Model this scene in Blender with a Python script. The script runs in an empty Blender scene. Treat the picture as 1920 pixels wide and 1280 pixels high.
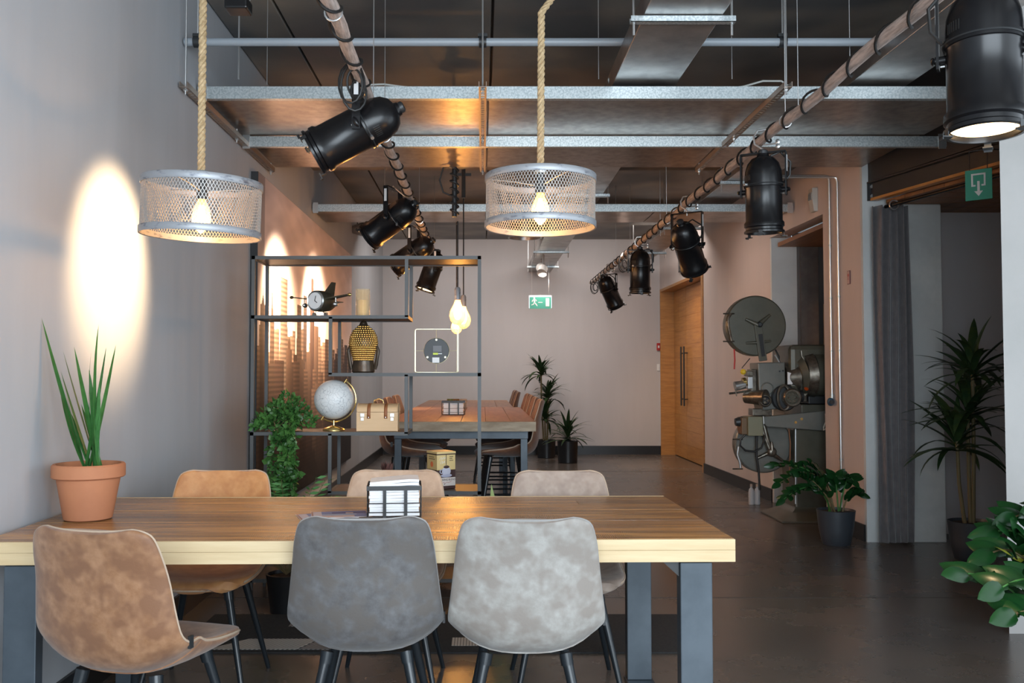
import bpy, math, random
import numpy as np
from mathutils import Vector, Matrix
R = math.radians; PI = math.pi
random.seed(7); rng = np.random.RandomState(5)
S = bpy.context.scene; COL = S.collection
# ------------------------------------------------------------------ camera
F = 1700.0; CX, CY = 905.0, 640.0; CAMZ = 1.31; TH = math.atan(60 / F)
cd = bpy.data.cameras.new('camera'); cam = bpy.data.objects.new('camera', cd); COL.objects.link(cam)
cam.location = (0, 0, CAMZ); cam.rotation_euler = (PI / 2 + TH, 0, 0)
cd.sensor_width = 36; cd.lens = 36 * F / 1920; cd.shift_x = (960 - CX) / 1920; cd.clip_start = .05
S.camera = cam
def P(px, py, Y):
    a = (px - CX) / F; b = (CY - py) / F
    t = Y / (math.cos(TH) - b * math.sin(TH))
    return Vector((a * t, Y, CAMZ + (math.sin(TH) + b * math.cos(TH)) * t))
# ------------------------------------------------------------------ view + world + big lights
S.view_settings.view_transform = 'Standard'; S.view_settings.look = 'None'
S.view_settings.gamma = 1; S.view_settings.use_curve_mapping = False
S.view_settings.exposure = 0.0
w = bpy.data.worlds.new('world'); S.world = w; w.use_nodes = True
w.node_tree.nodes['Background'].inputs[0].default_value = (.75, .87, 1, 1)
w.node_tree.nodes['Background'].inputs[1].default_value = 1.0
def area(name, loc, target, sx, sy, power, col):
    l = bpy.data.lights.new(name, 'AREA'); l.shape = 'RECTANGLE'; l.size = sx; l.size_y = sy
    l.energy = power; l.color = col
    o = bpy.data.objects.new(name, l); COL.objects.link(o); o.location = loc
    o.rotation_euler = (Vector(target) - Vector(loc)).to_track_quat('-Z', 'Y').to_euler(); return o
def spot(name, loc, target, power, col, ang, blend=.3, rad=.05):
    l = bpy.data.lights.new(name, 'SPOT'); l.energy = power; l.color = col
    l.spot_size = R(ang); l.spot_blend = blend; l.shadow_soft_size = rad
    o = bpy.data.objects.new(name, l); COL.objects.link(o); o.location = loc
    o.rotation_euler = (Vector(target) - Vector(loc)).to_track_quat('-Z', 'Y').to_euler(); return o
def point(name, loc, power, col, rad=.03):
    l = bpy.data.lights.new(name, 'POINT'); l.energy = power; l.color = col; l.shadow_soft_size = rad
    o = bpy.data.objects.new(name, l); COL.objects.link(o); o.location = loc; return o
WARM = (1, .62, .28); DAY = (.80, .91, 1)
# daylight through the big window behind the camera
area('window_daylight', (1.0, -1.4, 1.75), (0.6, 6, 1.3), 4.2, 2.5, 330, DAY)
area('side_window_daylight', (3.68, 1.3, 1.75), (-1.6, 2.6, 1.3), 4.4, 2.4, 80, DAY)
area('back_fill_light',(.9,12.36,3.47),(.9,13.3,0),3.4,.28,85,(1,.93,.88))  # added unseen fill that brightens the back wall, no fixture here

# ------------------------------------------------------------------ mesh helpers
class MB:
    def __init__(s): s.v = []; s.f = []; s.sm = []
    def add(s, vs, fs, smooth=False):
        n = len(s.v); s.v += [tuple(p) for p in vs]; s.f += [tuple(i + n for i in f) for f in fs]; s.sm += [smooth] * len(fs); return s
    def box(s, x0, y0, z0, x1, y1, z1, M=None):
        vs = [Vector(p) for p in [(x0,y0,z0),(x1,y0,z0),(x1,y1,z0),(x0,y1,z0),(x0,y0,z1),(x1,y0,z1),(x1,y1,z1),(x0,y1,z1)]]
        if M: vs = [M @ p for p in vs]
        return s.add(vs, [(0,3,2,1),(4,5,6,7),(0,1,5,4),(1,2,6,5),(2,3,7,6),(3,0,4,7)])
    def prism(s, pts, z0, z1):
        n = len(pts); vs = [(p[0],p[1],z0) for p in pts] + [(p[0],p[1],z1) for p in pts]
        a = sum(pts[i][0]*pts[(i+1)%n][1]-pts[(i+1)%n][0]*pts[i][1] for i in range(n))
        fs = [tuple(range(n))[::-1], tuple(range(n,2*n))] + [(i,(i+1)%n,n+(i+1)%n,n+i) for i in range(n)]
        if a < 0: fs = [f[::-1] for f in fs]
        return s.add(vs, fs)
    def poly_y(s, pts, y0, y1):      # outline in x,z extruded along y
        n = len(pts); vs = [(p[0],y0,p[1]) for p in pts] + [(p[0],y1,p[1]) for p in pts]
        a = sum(pts[i][0]*pts[(i+1)%n][1]-pts[(i+1)%n][0]*pts[i][1] for i in range(n))
        fs = [tuple(range(n)), tuple(range(n,2*n))[::-1]] + [(i,n+i,n+(i+1)%n,(i+1)%n) for i in range(n)]
        if a < 0: fs = [f[::-1] for f in fs]
        return s.add(vs, fs)
    def cyl(s, a, b, r0, r1=None, n=16, cap=True):
        r1 = r0 if r1 is None else r1; a = Vector(a); b = Vector(b); d = (b-a).normalized()
        u = d.orthogonal().normalized(); w_ = d.cross(u)
        vs = []
        for c, r in ((a,r0),(b,r1)):
            for i in range(n):
                t = 2*PI*i/n; vs.append(c + u*math.cos(t)*r + w_*math.sin(t)*r)
        s.add(vs, [(i,(i+1)%n,n+(i+1)%n,n+i) for i in range(n)], True)
        if cap: s.add(vs[:n], [tuple(range(n))[::-1]]); s.add(vs[n:], [tuple(range(n))])
        return s
    def tube(s, pts, r, n=8, closed=False, cap=True):
        pts = [Vector(p) for p in pts]; m = len(pts); rr = r if isinstance(r,(list,tuple)) else [r]*m
        up = None; rings = []
        for i in range(m):
            if closed: d = pts[(i+1)%m]-pts[i-1]
            else: d = pts[min(i+1,m-1)]-pts[max(i-1,0)]
            if d.length < 1e-9: d = Vector((0,0,1))
            d.normalize()
            up = d.orthogonal().normalized() if up is None else (up - d*up.dot(d)).normalized()
            w_ = d.cross(up); rings.append([pts[i] + (up*math.cos(2*PI*k/n)+w_*math.sin(2*PI*k/n))*rr[i] for k in range(n)])
        vs = [p for q in rings for p in q]; fs = []
        for i in range(m if closed else m-1):
            j = (i+1)%m
            for k in range(n): fs.append((i*n+k, i*n+(k+1)%n, j*n+(k+1)%n, j*n+k))
        s.add(vs, fs, True)
        if cap and not closed:
            s.add(rings[0], [tuple(range(n))[::-1]]); s.add(rings[-1], [tuple(range(n))])
        return s
    def lathe(s, prof, n=32, M=None, ang=2*PI, smooth=True):  # prof: (r,z) ; axis z
        m = len(prof); vs = []; full = ang > 6.28; c = n if full else n+1
        for r, z in prof:
            for i in range(c):
                t = ang*i/n; p = Vector((r*math.cos(t), r*math.sin(t), z)); vs.append(M @ p if M else p)
        fs = [(j*c+i, j*c+(i+1)%c, (j+1)*c+(i+1)%c, (j+1)*c+i) for j in range(m-1) for i in range(n)]
        return s.add(vs, fs, smooth)
    def sphere(s, c, r, n=16, m=10, sc=(1,1,1), M=None):
        c = Vector(c); prof = [(math.sin(PI*j/m)*r, -math.cos(PI*j/m)*r) for j in range(m+1)]
        T = (M or Matrix.Identity(4)) @ Matrix.Translation(c) @ Matrix.Diagonal((*sc,1))
        return s.lathe(prof, n, T)
    def grid(s, fn, nu, nv, smooth=True, cu=False):
        vs = [fn(i/nu, j/nv) for j in range(nv+1) for i in range(nu+1)]; k = nu+1
        return s.add(vs, [(j*k+i, j*k+i+1, (j+1)*k+i+1, (j+1)*k+i) for j in range(nv) for i in range(nu)], smooth)
    def mesh(s, name):
        me = bpy.data.meshes.new(name); me.from_pydata(s.v, [], s.f)
        me.polygons.foreach_set('use_smooth', s.sm); me.update()
        if any(s.sm): me.set_sharp_from_angle(angle=R(38))
        return me
    def obj(s, name, m=None, parent=None, bev=0, loc=None, rot=None):
        me = s.mesh(name); o = bpy.data.objects.new(name, me); COL.objects.link(o)
        if m: me.materials.append(m)
        if parent: o.parent = parent
        if loc is not None: o.location = loc
        if rot is not None: o.rotation_euler = rot
        if bev:
            b = o.modifiers.new('bevel', 'BEVEL'); b.width = bev; b.segments = 2; b.limit_method = 'ANGLE'; b.angle_limit = R(40)
        return o
def BOX(*a, **k): return MB().box(*a, **k)
def tag(o, label=None, cat=None, group=None, kind=None):
    if label: o['label'] = label
    if cat: o['category'] = cat
    if group: o['group'] = group
    if kind: o['kind'] = kind
    return o
def thing(name, label, cat, loc=(0,0,0), rz=0, group=None):
    o = bpy.data.objects.new(name, None); COL.objects.link(o); o.empty_display_size = .05
    o.location = loc; o.rotation_euler = (0,0,rz); return tag(o, label, cat, group)
def struct(name, mb, m, parent=None, **k):
    o = mb.obj(name, m, parent, **k)
    if not parent: o['kind'] = 'structure'
    return o
KIDS = {}
def copy_tree(o, parent=None):
    c = o.copy(); COL.objects.link(c); c.parent = parent
    for ch in list(o.children): copy_tree(ch, c)
    return c
def inst(o, parent, name=None, loc=(0,0,0), rot=(0,0,0), sc=(1,1,1)):
    c = bpy.data.objects.new(name or o.name, o); COL.objects.link(c); c.parent = parent
    c.location = loc; c.rotation_euler = rot; c.scale = sc; return c
def arcpts(c, r, a0, a1, n, ax='z'):
    out = []
    for i in range(n+1):
        t = a0+(a1-a0)*i/n; x, y = r*math.cos(t), r*math.sin(t)
        out.append(Vector(c)+Vector({'z':(x,y,0),'y':(x,0,y),'x':(0,x,y)}[ax]))
    return out
# ------------------------------------------------------------------ materials
def srgb(*c): return tuple(((v/255+.055)/1.055)**2.4 if v/255 > .04045 else v/255/12.92 for v in c)
def mat(name, c1, rough=.5, metal=0, c2=None, scale=8, stretch=(1,1,1), detail=4, bump=0, bscale=None, spec=.5,
        lo=.35, hi=.65, c3=None, s3=2, emit=None, es=0, rvar=0, coat=0, sheen=0, transm=0, alpha=1):
    m = bpy.data.materials.new(name); m.use_nodes = True; nt = m.node_tree; N = nt.nodes; L = nt.links; b = N['Principled BSDF']
    b.inputs['Base Color'].default_value = (*c1, 1); b.inputs['Roughness'].default_value = rough; b.inputs['Metallic'].default_value = metal
    b.inputs['Specular IOR Level'].default_value = spec; b.inputs['Coat Weight'].default_value = coat
    b.inputs['Sheen Weight'].default_value = sheen; b.inputs['Transmission Weight'].default_value = transm; b.inputs['Alpha'].default_value = alpha
    if emit: b.inputs['Emission Color'].default_value = (*emit,1); b.inputs['Emission Strength'].default_value = es
    tc = N.new('ShaderNodeTexCoord'); mp = N.new('ShaderNodeMapping'); mp.inputs['Scale'].default_value = stretch
    L.new(tc.outputs['Object'], mp.inputs['Vector'])
    def noise(sc, d=detail):
        n = N.new('ShaderNodeTexNoise'); n.inputs['Scale'].default_value = sc; n.inputs['Detail'].default_value = d; n.inputs['Roughness'].default_value = .6
        L.new(mp.outputs[0], n.inputs['Vector']); return n
    if c2:
        n = noise(scale); r = N.new('ShaderNodeMapRange'); r.inputs[1].default_value = lo; r.inputs[2].default_value = hi; L.new(n.outputs[0], r.inputs[0])
        mx = N.new('ShaderNodeMix'); mx.data_type = 'RGBA'; mx.inputs[6].default_value = (*c1,1); mx.inputs[7].default_value = (*c2,1)
        L.new(r.outputs[0], mx.inputs[0]); out = mx.outputs[2]
        if c3:
            n2 = noise(s3, 2); r2 = N.new('ShaderNodeMapRange'); r2.inputs[1].default_value = .42; r2.inputs[2].default_value = .62; L.new(n2.outputs[0], r2.inputs[0])
            m2 = N.new('ShaderNodeMix'); m2.data_type = 'RGBA'; m2.inputs[7].default_value = (*c3,1); L.new(out, m2.inputs[6]); L.new(r2.outputs[0], m2.inputs[0]); out = m2.outputs[2]
        L.new(out, b.inputs['Base Color'])
        if rvar:
            rr = N.new('ShaderNodeMapRange'); rr.inputs[3].default_value = rough-rvar; rr.inputs[4].default_value = rough+rvar; L.new(n.outputs[0], rr.inputs[0]); L.new(rr.outputs[0], b.inputs['Roughness'])
    if bump:
        nb = noise(bscale or scale*3); bp = N.new('ShaderNodeBump'); bp.inputs['Strength'].default_value = bump; bp.inputs['Distance'].default_value = .01
        L.new(nb.outputs[0], bp.inputs['Height']); L.new(bp.outputs[0], b.inputs['Normal'])
    return m
def vcmat(name, rough=.6, metal=0):
    m = bpy.data.materials.new(name); m.use_nodes = True; N = m.node_tree.nodes; b = N['Principled BSDF']
    a = N.new('ShaderNodeAttribute'); a.attribute_name = 'print'; m.node_tree.links.new(a.outputs['Color'], b.inputs['Base Color'])
    b.inputs['Roughness'].default_value = rough; return m
def emat(name, col, st):
    m = bpy.data.materials.new(name); m.use_nodes = True; N = m.node_tree.nodes; N.remove(N['Principled BSDF'])
    e = N.new('ShaderNodeEmission'); e.inputs[0].default_value = (*col,1); e.inputs[1].default_value = st
    m.node_tree.links.new(e.outputs[0], N['Material Output'].inputs[0]); return m
def glassmat(name, tint, op=.25, rough=.05, emit=None, es=0):
    m = bpy.data.materials.new(name); m.use_nodes = True; nt = m.node_tree; N = nt.nodes; b = N['Principled BSDF']
    b.inputs['Base Color'].default_value = (*tint,1); b.inputs['Roughness'].default_value = rough
    if emit: b.inputs['Emission Color'].default_value = (*emit,1); b.inputs['Emission Strength'].default_value = es
    t = N.new('ShaderNodeBsdfTransparent'); t.inputs[0].default_value = (*tint,1); mx = N.new('ShaderNodeMixShader')
    lw = N.new('ShaderNodeLayerWeight'); lw.inputs[0].default_value = .35
    mr = N.new('ShaderNodeMapRange'); mr.inputs[3].default_value = op; mr.inputs[4].default_value = min(1, op+.5); nt.links.new(lw.outputs['Facing'], mr.inputs[0])
    nt.links.new(mr.outputs[0], mx.inputs[0]); nt.links.new(t.outputs[0], mx.inputs[1]); nt.links.new(b.outputs[0], mx.inputs[2])
    nt.links.new(mx.outputs[0], N['Material Output'].inputs[0]); return m
m_wall = mat('plaster_grey', (.46,.475,.50), .72, c2=(.415,.43,.455), scale=2.2, stretch=(1,1,.15), bump=.05, bscale=60)
m_wallb = mat('plaster_greige', (.56,.53,.53), .7, c2=(.52,.49,.485), scale=2, stretch=(1,1,.2), bump=.04, bscale=60)
m_wallp = mat('plaster_rose', (.68,.58,.54), .7, c2=(.62,.54,.51), scale=2, stretch=(1,1,.2), bump=.05, bscale=60)
m_conc = mat('raw_concrete', (.62,.63,.61), .75, c2=(.48,.495,.485), scale=3, bump=.1, bscale=30, c3=(.56,.57,.555), s3=1.3)
m_concw = mat('whitewashed_concrete', (.68,.71,.71), .75, c2=(.60,.63,.63), scale=2.5, bump=.08, bscale=30)
m_ceil = mat('ceiling_concrete', (.21,.20,.185), .5, c2=(.33,.275,.22), scale=1.6, detail=8, bump=.15, bscale=20, c3=(.11,.11,.112), s3=.9)
m_pillar = mat('pillar_paint', (.46,.445,.43), .72, c2=(.42,.41,.395), scale=3, bump=.04, bscale=50)
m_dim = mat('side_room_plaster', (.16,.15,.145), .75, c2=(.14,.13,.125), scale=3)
m_black = mat('black_skirting', (.012,.012,.013), .35)
m_floor = mat('polished_concrete', (.105,.083,.068), .27, c2=(.15,.118,.094), scale=1.1, detail=8, bump=.015, bscale=12, c3=(.085,.075,.069), s3=.5, rvar=.06, spec=.85)
m_galv = mat('galvanised_steel', (.62,.67,.68), .38, .75, c2=(.40,.46,.48), scale=90, detail=2, lo=.4, hi=.6, rvar=.08)
m_sheet = mat('brushed_sheet_metal', (.36,.30,.25), .33, .85, c2=(.25,.21,.18), scale=14, detail=6, rvar=.12, bump=.06, bscale=35)
m_duct = mat('duct_sheet_metal', (.45,.43,.41), .34, .85, c2=(.30,.28,.27), scale=5, detail=6, rvar=.1, bump=.04, bscale=20)
m_greypipe = mat('grey_painted_pipe', (.30,.34,.38), .35)
m_slot = mat('slotted_channel_steel', (.34,.27,.22), .4, .7)
m_blk = mat('black_enamel', (.007,.007,.008), .27, spec=.38)
m_blkm = mat('black_metal', (.03,.032,.034), .42, .2)
m_rubber = mat('black_rubber_cable', (.012,.012,.012), .5)
m_silver = mat('zinc_plated_steel', (.65,.66,.66), .3, .9)
m_white = mat('white_print', (.8,.8,.8), .6)
m_pole = mat('weathered_pole', (.58,.49,.45), .7, c2=(.36,.30,.27), scale=12, stretch=(8,.8,8), detail=6, lo=.4, hi=.6, bump=.3, bscale=30)
m_rope = mat('hemp_rope', (.55,.40,.23), .9, c2=(.36,.25,.13), scale=60, bump=.3)
m_shade = mat('distressed_silver_paint', (.34,.35,.37), .45, .4, c2=(.10,.11,.14), scale=22, stretch=(1,1,3), lo=.55, hi=.72)
m_wire = mat('shade_wire_grey', (.42,.40,.38), .5, .4)
def sawn(name,a,b,c,rough=.26,sc=1.0):
    m=mat(name,a,rough,c2=b,scale=7,stretch=(.3,6,6),detail=8,lo=.36,hi=.64,bump=.15,bscale=18,c3=c,s3=1.6,spec=.9); nt=m.node_tree;N=nt.nodes;L=nt.links;bs=N['Principled BSDF']
    src=bs.inputs['Base Color'].links[0].from_socket
    oi=N.new('ShaderNodeObjectInfo'); hv=N.new('ShaderNodeHueSaturation'); mr=N.new('ShaderNodeMapRange'); mr.inputs[3].default_value=.72; mr.inputs[4].default_value=1.25
    L.new(oi.outputs['Random'],mr.inputs[0]); L.new(mr.outputs[0],hv.inputs['Value']); L.new(src,hv.inputs['Color'])
    tc=N.new('ShaderNodeTexCoord'); wv=N.new('ShaderNodeTexWave'); wv.inputs['Scale'].default_value=48*sc; wv.inputs['Distortion'].default_value=4; wv.inputs['Detail'].default_value=3; wv.inputs['Detail Scale'].default_value=.6; L.new(tc.outputs['Object'],wv.inputs[0])
    mp=N.new('ShaderNodeMapping'); mp.inputs['Scale'].default_value=(1.4,9,1); L.new(tc.outputs['Object'],mp.inputs[0]); n=N.new('ShaderNodeTexNoise'); n.inputs['Scale'].default_value=2.2; n.inputs['Detail'].default_value=5; L.new(mp.outputs[0],n.inputs[0])
    r1=N.new('ShaderNodeMapRange'); r1.inputs[1].default_value=.47; r1.inputs[2].default_value=.57; L.new(n.outputs[0],r1.inputs[0])
    r2=N.new('ShaderNodeMapRange'); r2.inputs[1].default_value=.45; r2.inputs[2].default_value=.8; L.new(wv.outputs['Fac'],r2.inputs[0])
    mu=N.new('ShaderNodeMath'); mu.operation='MULTIPLY'; L.new(r1.outputs[0],mu.inputs[0]); L.new(r2.outputs[0],mu.inputs[1]); m2=N.new('ShaderNodeMath'); m2.operation='MULTIPLY'; m2.inputs[1].default_value=.75; L.new(mu.outputs[0],m2.inputs[0])
    mx=N.new('ShaderNodeMix'); mx.data_type='RGBA'; mx.inputs[7].default_value=(c[0]*.35,c[1]*.3,c[2]*.3,1); L.new(m2.outputs[0],mx.inputs[0]); L.new(hv.outputs[0],mx.inputs[6]); L.new(mx.outputs[2],bs.inputs['Base Color'])
    return m
m_wood = sawn('table_planks',(.56,.30,.105),(.31,.145,.045),(.27,.14,.06))
m_edge = mat('pale_edge_wood', (.68,.53,.32), .55, c2=(.58,.43,.24), scale=6, stretch=(.4,5,5), detail=6, bump=.08)
m_steelblue = mat('blackened_steel', (.085,.105,.125), .42, .35, c2=(.055,.07,.085), scale=5, detail=5, rvar=.06)
m_bcase = mat('bookcase_steel', (.085,.09,.093), .5, .3)
m_bshelf = mat('bookcase_board', (.11,.075,.05), .45, c2=(.07,.05,.035), scale=8, stretch=(.5,6,6))
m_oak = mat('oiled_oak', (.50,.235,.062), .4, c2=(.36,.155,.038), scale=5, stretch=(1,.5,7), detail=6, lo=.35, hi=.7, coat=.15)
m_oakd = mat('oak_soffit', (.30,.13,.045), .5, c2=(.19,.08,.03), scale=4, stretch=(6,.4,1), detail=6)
def leather(n, a, b, c): return mat('leather_'+n, a, .58, c2=b, scale=26, detail=10, lo=.36, hi=.78, bump=.10, bscale=140, c3=c, s3=15, sheen=.2)
L_brown = leather('brown', (.25,.115,.050), (.40,.215,.115), (.20,.09,.042))
L_dark = leather('charcoal', (.080,.075,.075), (.155,.155,.16), (.10,.088,.08))
L_light = leather('pale_grey', (.275,.255,.23), (.40,.385,.36), (.24,.21,.185))
L_tan = leather('tan', (.52,.24,.085), (.60,.31,.13), (.46,.20,.07))
L_beige = leather('beige', (.52,.36,.25), (.60,.44,.32), (.47,.32,.22))
L_taupe = leather('taupe', (.33,.25,.20), (.41,.33,.27), (.28,.21,.17))
L_choc = leather('chocolate', (.085,.038,.022), (.12,.055,.03), (.07,.03,.018))
L_bar = leather('bar_brown', (.17,.072,.035), (.24,.105,.055), (.13,.055,.03))
m_pip_l = mat('piping_light', (.45,.34,.25), .7); m_pip_g = mat('piping_grey', (.30,.29,.28), .7); m_pip_d = mat('piping_dark', (.06,.057,.055), .7)
m_leg = mat('chair_leg_black', (.012,.016,.020), .28)
m_terra = mat('terracotta', (.47,.19,.09), .75, c2=(.42,.165,.08), scale=6)
m_leaf = mat('leaf_green', (.035,.13,.03), .4, c2=(.06,.20,.05), scale=6)
m_leafz = mat('glossy_leaf', (.005,.030,.009), .26, c2=(.012,.060,.012), scale=5, spec=.3)
m_leafy = mat('yellowing_leaf', (.25,.27,.03), .3)
m_leafd = mat('dark_leaf', (.016,.045,.018), .4, c2=(.04,.07,.02), scale=5)
m_ivy = mat('ivy_leaf', (.028,.10,.022), .45, c2=(.07,.19,.04), scale=12)
m_stem = mat('stem', (.14,.11,.05), .7); m_soil = mat('soil', (.05,.03,.02), .95, c2=(.02,.012,.01), scale=60, bump=.5)
m_pot = mat('anthracite_pot', (.035,.042,.052), .45); m_potb = mat('black_pot', (.012,.013,.015), .35)
m_brass = mat('brass', (.75,.55,.22), .25, .95); m_gold = mat('pale_gold_wire', (.78,.72,.50), .35, .6)
m_paper = mat('white_paper', (.86,.87,.88), .85, c2=(.80,.81,.83), scale=20)
m_proj = mat('olive_grey_enamel', (.105,.10,.075), .34, .2, c2=(.08,.078,.058), scale=5, rvar=.06)
m_proj2 = mat('grey_enamel', (.19,.19,.17), .36, .2, c2=(.14,.145,.13), scale=4)
m_cast = mat('worn_cast_metal', (.26,.24,.20), .3, .8, c2=(.12,.10,.08), scale=20)
m_curt = mat('grey_velvet', (.15,.14,.145), .9, sheen=.4, c2=(.12,.115,.12), scale=20)
m_glow = emat('filament_glow', (1,.55,.18), 60); m_glass = glassmat('amber_bulb_glass', (1,.80,.45), .34, .03, (1,.44,.07), 4.0)
m_lens = emat('lit_lamp_lens', (1,.66,.34), 6)
m_clear = glassmat('clear_glass', (.95,.93,.88), .12, .03)
m_green = mat('exit_green', (.02,.20,.13), .45, emit=(.03,.30,.2), es=.08)
m_red = mat('red_plastic', (.45,.015,.015), .4)
# ================================================================== STRUCTURE
XL = -1.63; YB = 14.75; ZC = 3.5
def XR(y): return 3.083 - .0131*y
struct('floor', BOX(XL-.3,-1.8,-.12, 6.6,YB+.3,0), m_floor)
jl = MB()
for yy in (5.35, 8.9, 12.2): jl.box(XL,yy,.0002,6.5,yy+.006,.0012)
struct('trim_1', jl, mat('floor_joint', (.045,.038,.033), .4))
ceil = struct('ceiling', BOX(XL-.3,-1.8,ZC+.10, 6.6,YB+.3,ZC+.25), m_ceil)
xs = [XL, -1.235, .06, 1.35, 2.65, 3.75]
for i in range(len(xs)-1):
    for j, (a, b) in enumerate(((-1.5, YB),)):
        MB().box(xs[i]+.008, a+.01, ZC, xs[i+1]-.008, b-.01, ZC+.10).obj('ceiling_plank', m_ceil, ceil, bev=.006)
struct('wall_left', BOX(XL-.2,-1.8,0, XL,YB+.2,ZC+.1), m_wall)
struct('wall_back', BOX(XL-.2,YB,0, 4.2,YB+.2,ZC+.1), m_wallb)
struct('baseboard_back', BOX(XL+.001,YB-.015,0, XR(YB)-.001,YB-.0005,.14), m_black)
struct('baseboard_left', BOX(XL+.0005,-1.5,0, XL+.015,YB-.016,.13), m_black)
# front wall behind the camera, with the window the daylight comes through
fw = MB(); fw.box(XL-.2,-1.8,0,-1.2,-1.6,ZC+.1).box(3.2,-1.8,0,6.6,-1.6,ZC+.1).box(-1.2,-1.8,0,3.2,-1.6,.45).box(-1.2,-1.8,3.05,3.2,-1.6,ZC+.1)
struct('wall_front', fw, m_wall)
wf = MB(); wf.box(-1.2,-1.72,.45,3.2,-1.66,.5).box(-1.2,-1.72,3.0,3.2,-1.66,3.05)
for xx in (-1.2,.25,1.72,3.15): wf.box(xx,-1.72,.5,xx+.05,-1.66,3.0)
struct('window_1', wf, m_blkm)
wf=MB()
for yy in (-.9,.55,2.0,3.44): wf.box(3.80,yy,.5,3.86,yy+.06,3.0)
wf.box(3.80,-.84,.5,3.86,3.44,.56).box(3.80,-.84,2.94,3.86,3.44,3.0); struct('window_2', wf, m_blkm)
# right wall pieces
def rwall(ya, yb, z0, z1, th=.22, off=0): 
    return [(XR(ya)+off,ya),(XR(ya)+off+th,ya),(XR(yb)+off+th,yb),(XR(yb)+off,yb)]
W = MB()
W.prism(rwall(14.70,14.75,0,0), 0, ZC+.1)
W.prism(rwall(12.04,14.70,0,0), 2.67, ZC+.1)
W.prism(rwall(9.305,12.04,0,0), 0, ZC+.1)
W.prism(rwall(7.90,9.305,0,0,.16), 2.705, ZC+.1)
W.prism(rwall(7.14,7.90,0,0), 0, ZC+.1)
struct('wall_right', W, m_wallp)
bb = MB(); bb.prism([(XR(9.31)-.015,9.31),(XR(9.31)-.0005,9.31),(XR(12.0)-.0005,12.0),(XR(12.0)-.015,12.0)],0,.13)
bb.prism([(XR(7.12)-.015,7.12),(XR(7.12)-.0005,7.12),(XR(7.89)-.0005,7.89),(XR(7.89)-.015,7.89)],0,.13)
struct('baseboard_right', bb, m_black)
# concrete column next to the curtain
struct('trim_2', BOX(XR(7.1),7.10,0, 3.27,7.138,ZC), m_concw)
struct('trim_3', BOX(3.30,7.08,0, 3.60,7.45,2.64), m_conc, bev=.008)
# side room
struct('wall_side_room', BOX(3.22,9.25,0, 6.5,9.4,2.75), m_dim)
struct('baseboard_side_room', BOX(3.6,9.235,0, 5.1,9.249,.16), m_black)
struct('wall_far_right', MB().box(6.4,4.6,0,6.55,9.25,2.75).box(3.75,-1.6,0,3.9,-.9,ZC+.1).box(3.75,3.5,0,3.9,4.6,ZC+.1).box(3.75,-.9,0,3.9,3.5,.5).box(3.75,-.9,3.0,3.9,3.5,ZC+.1).box(3.9,4.45,0,6.55,4.6,2.9), m_wall)
struct('dark_opening', BOX(5.17,9.22,0, 6.3,9.249,2.35), m_black)  # black sheet standing in for the darkness of the opening beyond
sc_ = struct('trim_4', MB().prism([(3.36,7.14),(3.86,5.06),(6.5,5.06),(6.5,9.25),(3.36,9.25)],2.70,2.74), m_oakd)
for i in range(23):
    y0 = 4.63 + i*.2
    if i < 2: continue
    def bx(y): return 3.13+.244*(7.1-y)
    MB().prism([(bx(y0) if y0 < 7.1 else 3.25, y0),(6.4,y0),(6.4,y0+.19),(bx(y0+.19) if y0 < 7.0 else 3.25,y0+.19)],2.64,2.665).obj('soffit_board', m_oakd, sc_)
# upper wall over the opening
struct('wall_over_opening', MB().prism([(3.03,7.139),(3.50,5.05),(3.72,5.05),(3.25,7.139)],2.82,ZC+.1), m_blkm)
struct('wall_pillar', MB().prism([(2.655,4.62),(3.74,4.62),(3.74,5.04),(2.93,5.04)],0,ZC+.1), m_pillar)
# niche behind the projector
NI = MB()
NI.box(XR(9.3)+.0,9.31,0, 3.26,9.34,2.70)
struct('wall_niche', MB().box(4.6,7.5,0,4.7,9.25,2.9).box(3.22,7.46,0,4.6,7.5,2.9), m_wallb)
struct('trim_5', BOX(XR(9.3),9.262,0, 3.245,9.304,2.70), m_concw)
struct('trim_6', BOX(3.245,9.21,0, 3.42,9.248,2.60), m_duct)
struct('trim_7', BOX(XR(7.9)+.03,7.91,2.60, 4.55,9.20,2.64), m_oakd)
cb = thing('storage_cabinet','beige cabinet edge standing in the dark niche behind the projector','cabinet',(3.62,8.9,0))
BOX(-.16,0,.05,.30,.30,2.02).obj('carcass', mat('beige_laminate',(.30,.24,.17),.6), cb, bev=.005)
BOX(-.165,-.02,.05,-.10,-.001,2.02).obj('side_trim', m_duct, cb); BOX(-.15,.02,0,.28,.28,.05).obj('plinth', m_black, cb)
BOX(-.08,-.02,.06,.295,-.001,2.01).obj('door', mat('beige_front',(.33,.26,.18),.5), cb, bev=.004)
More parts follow.
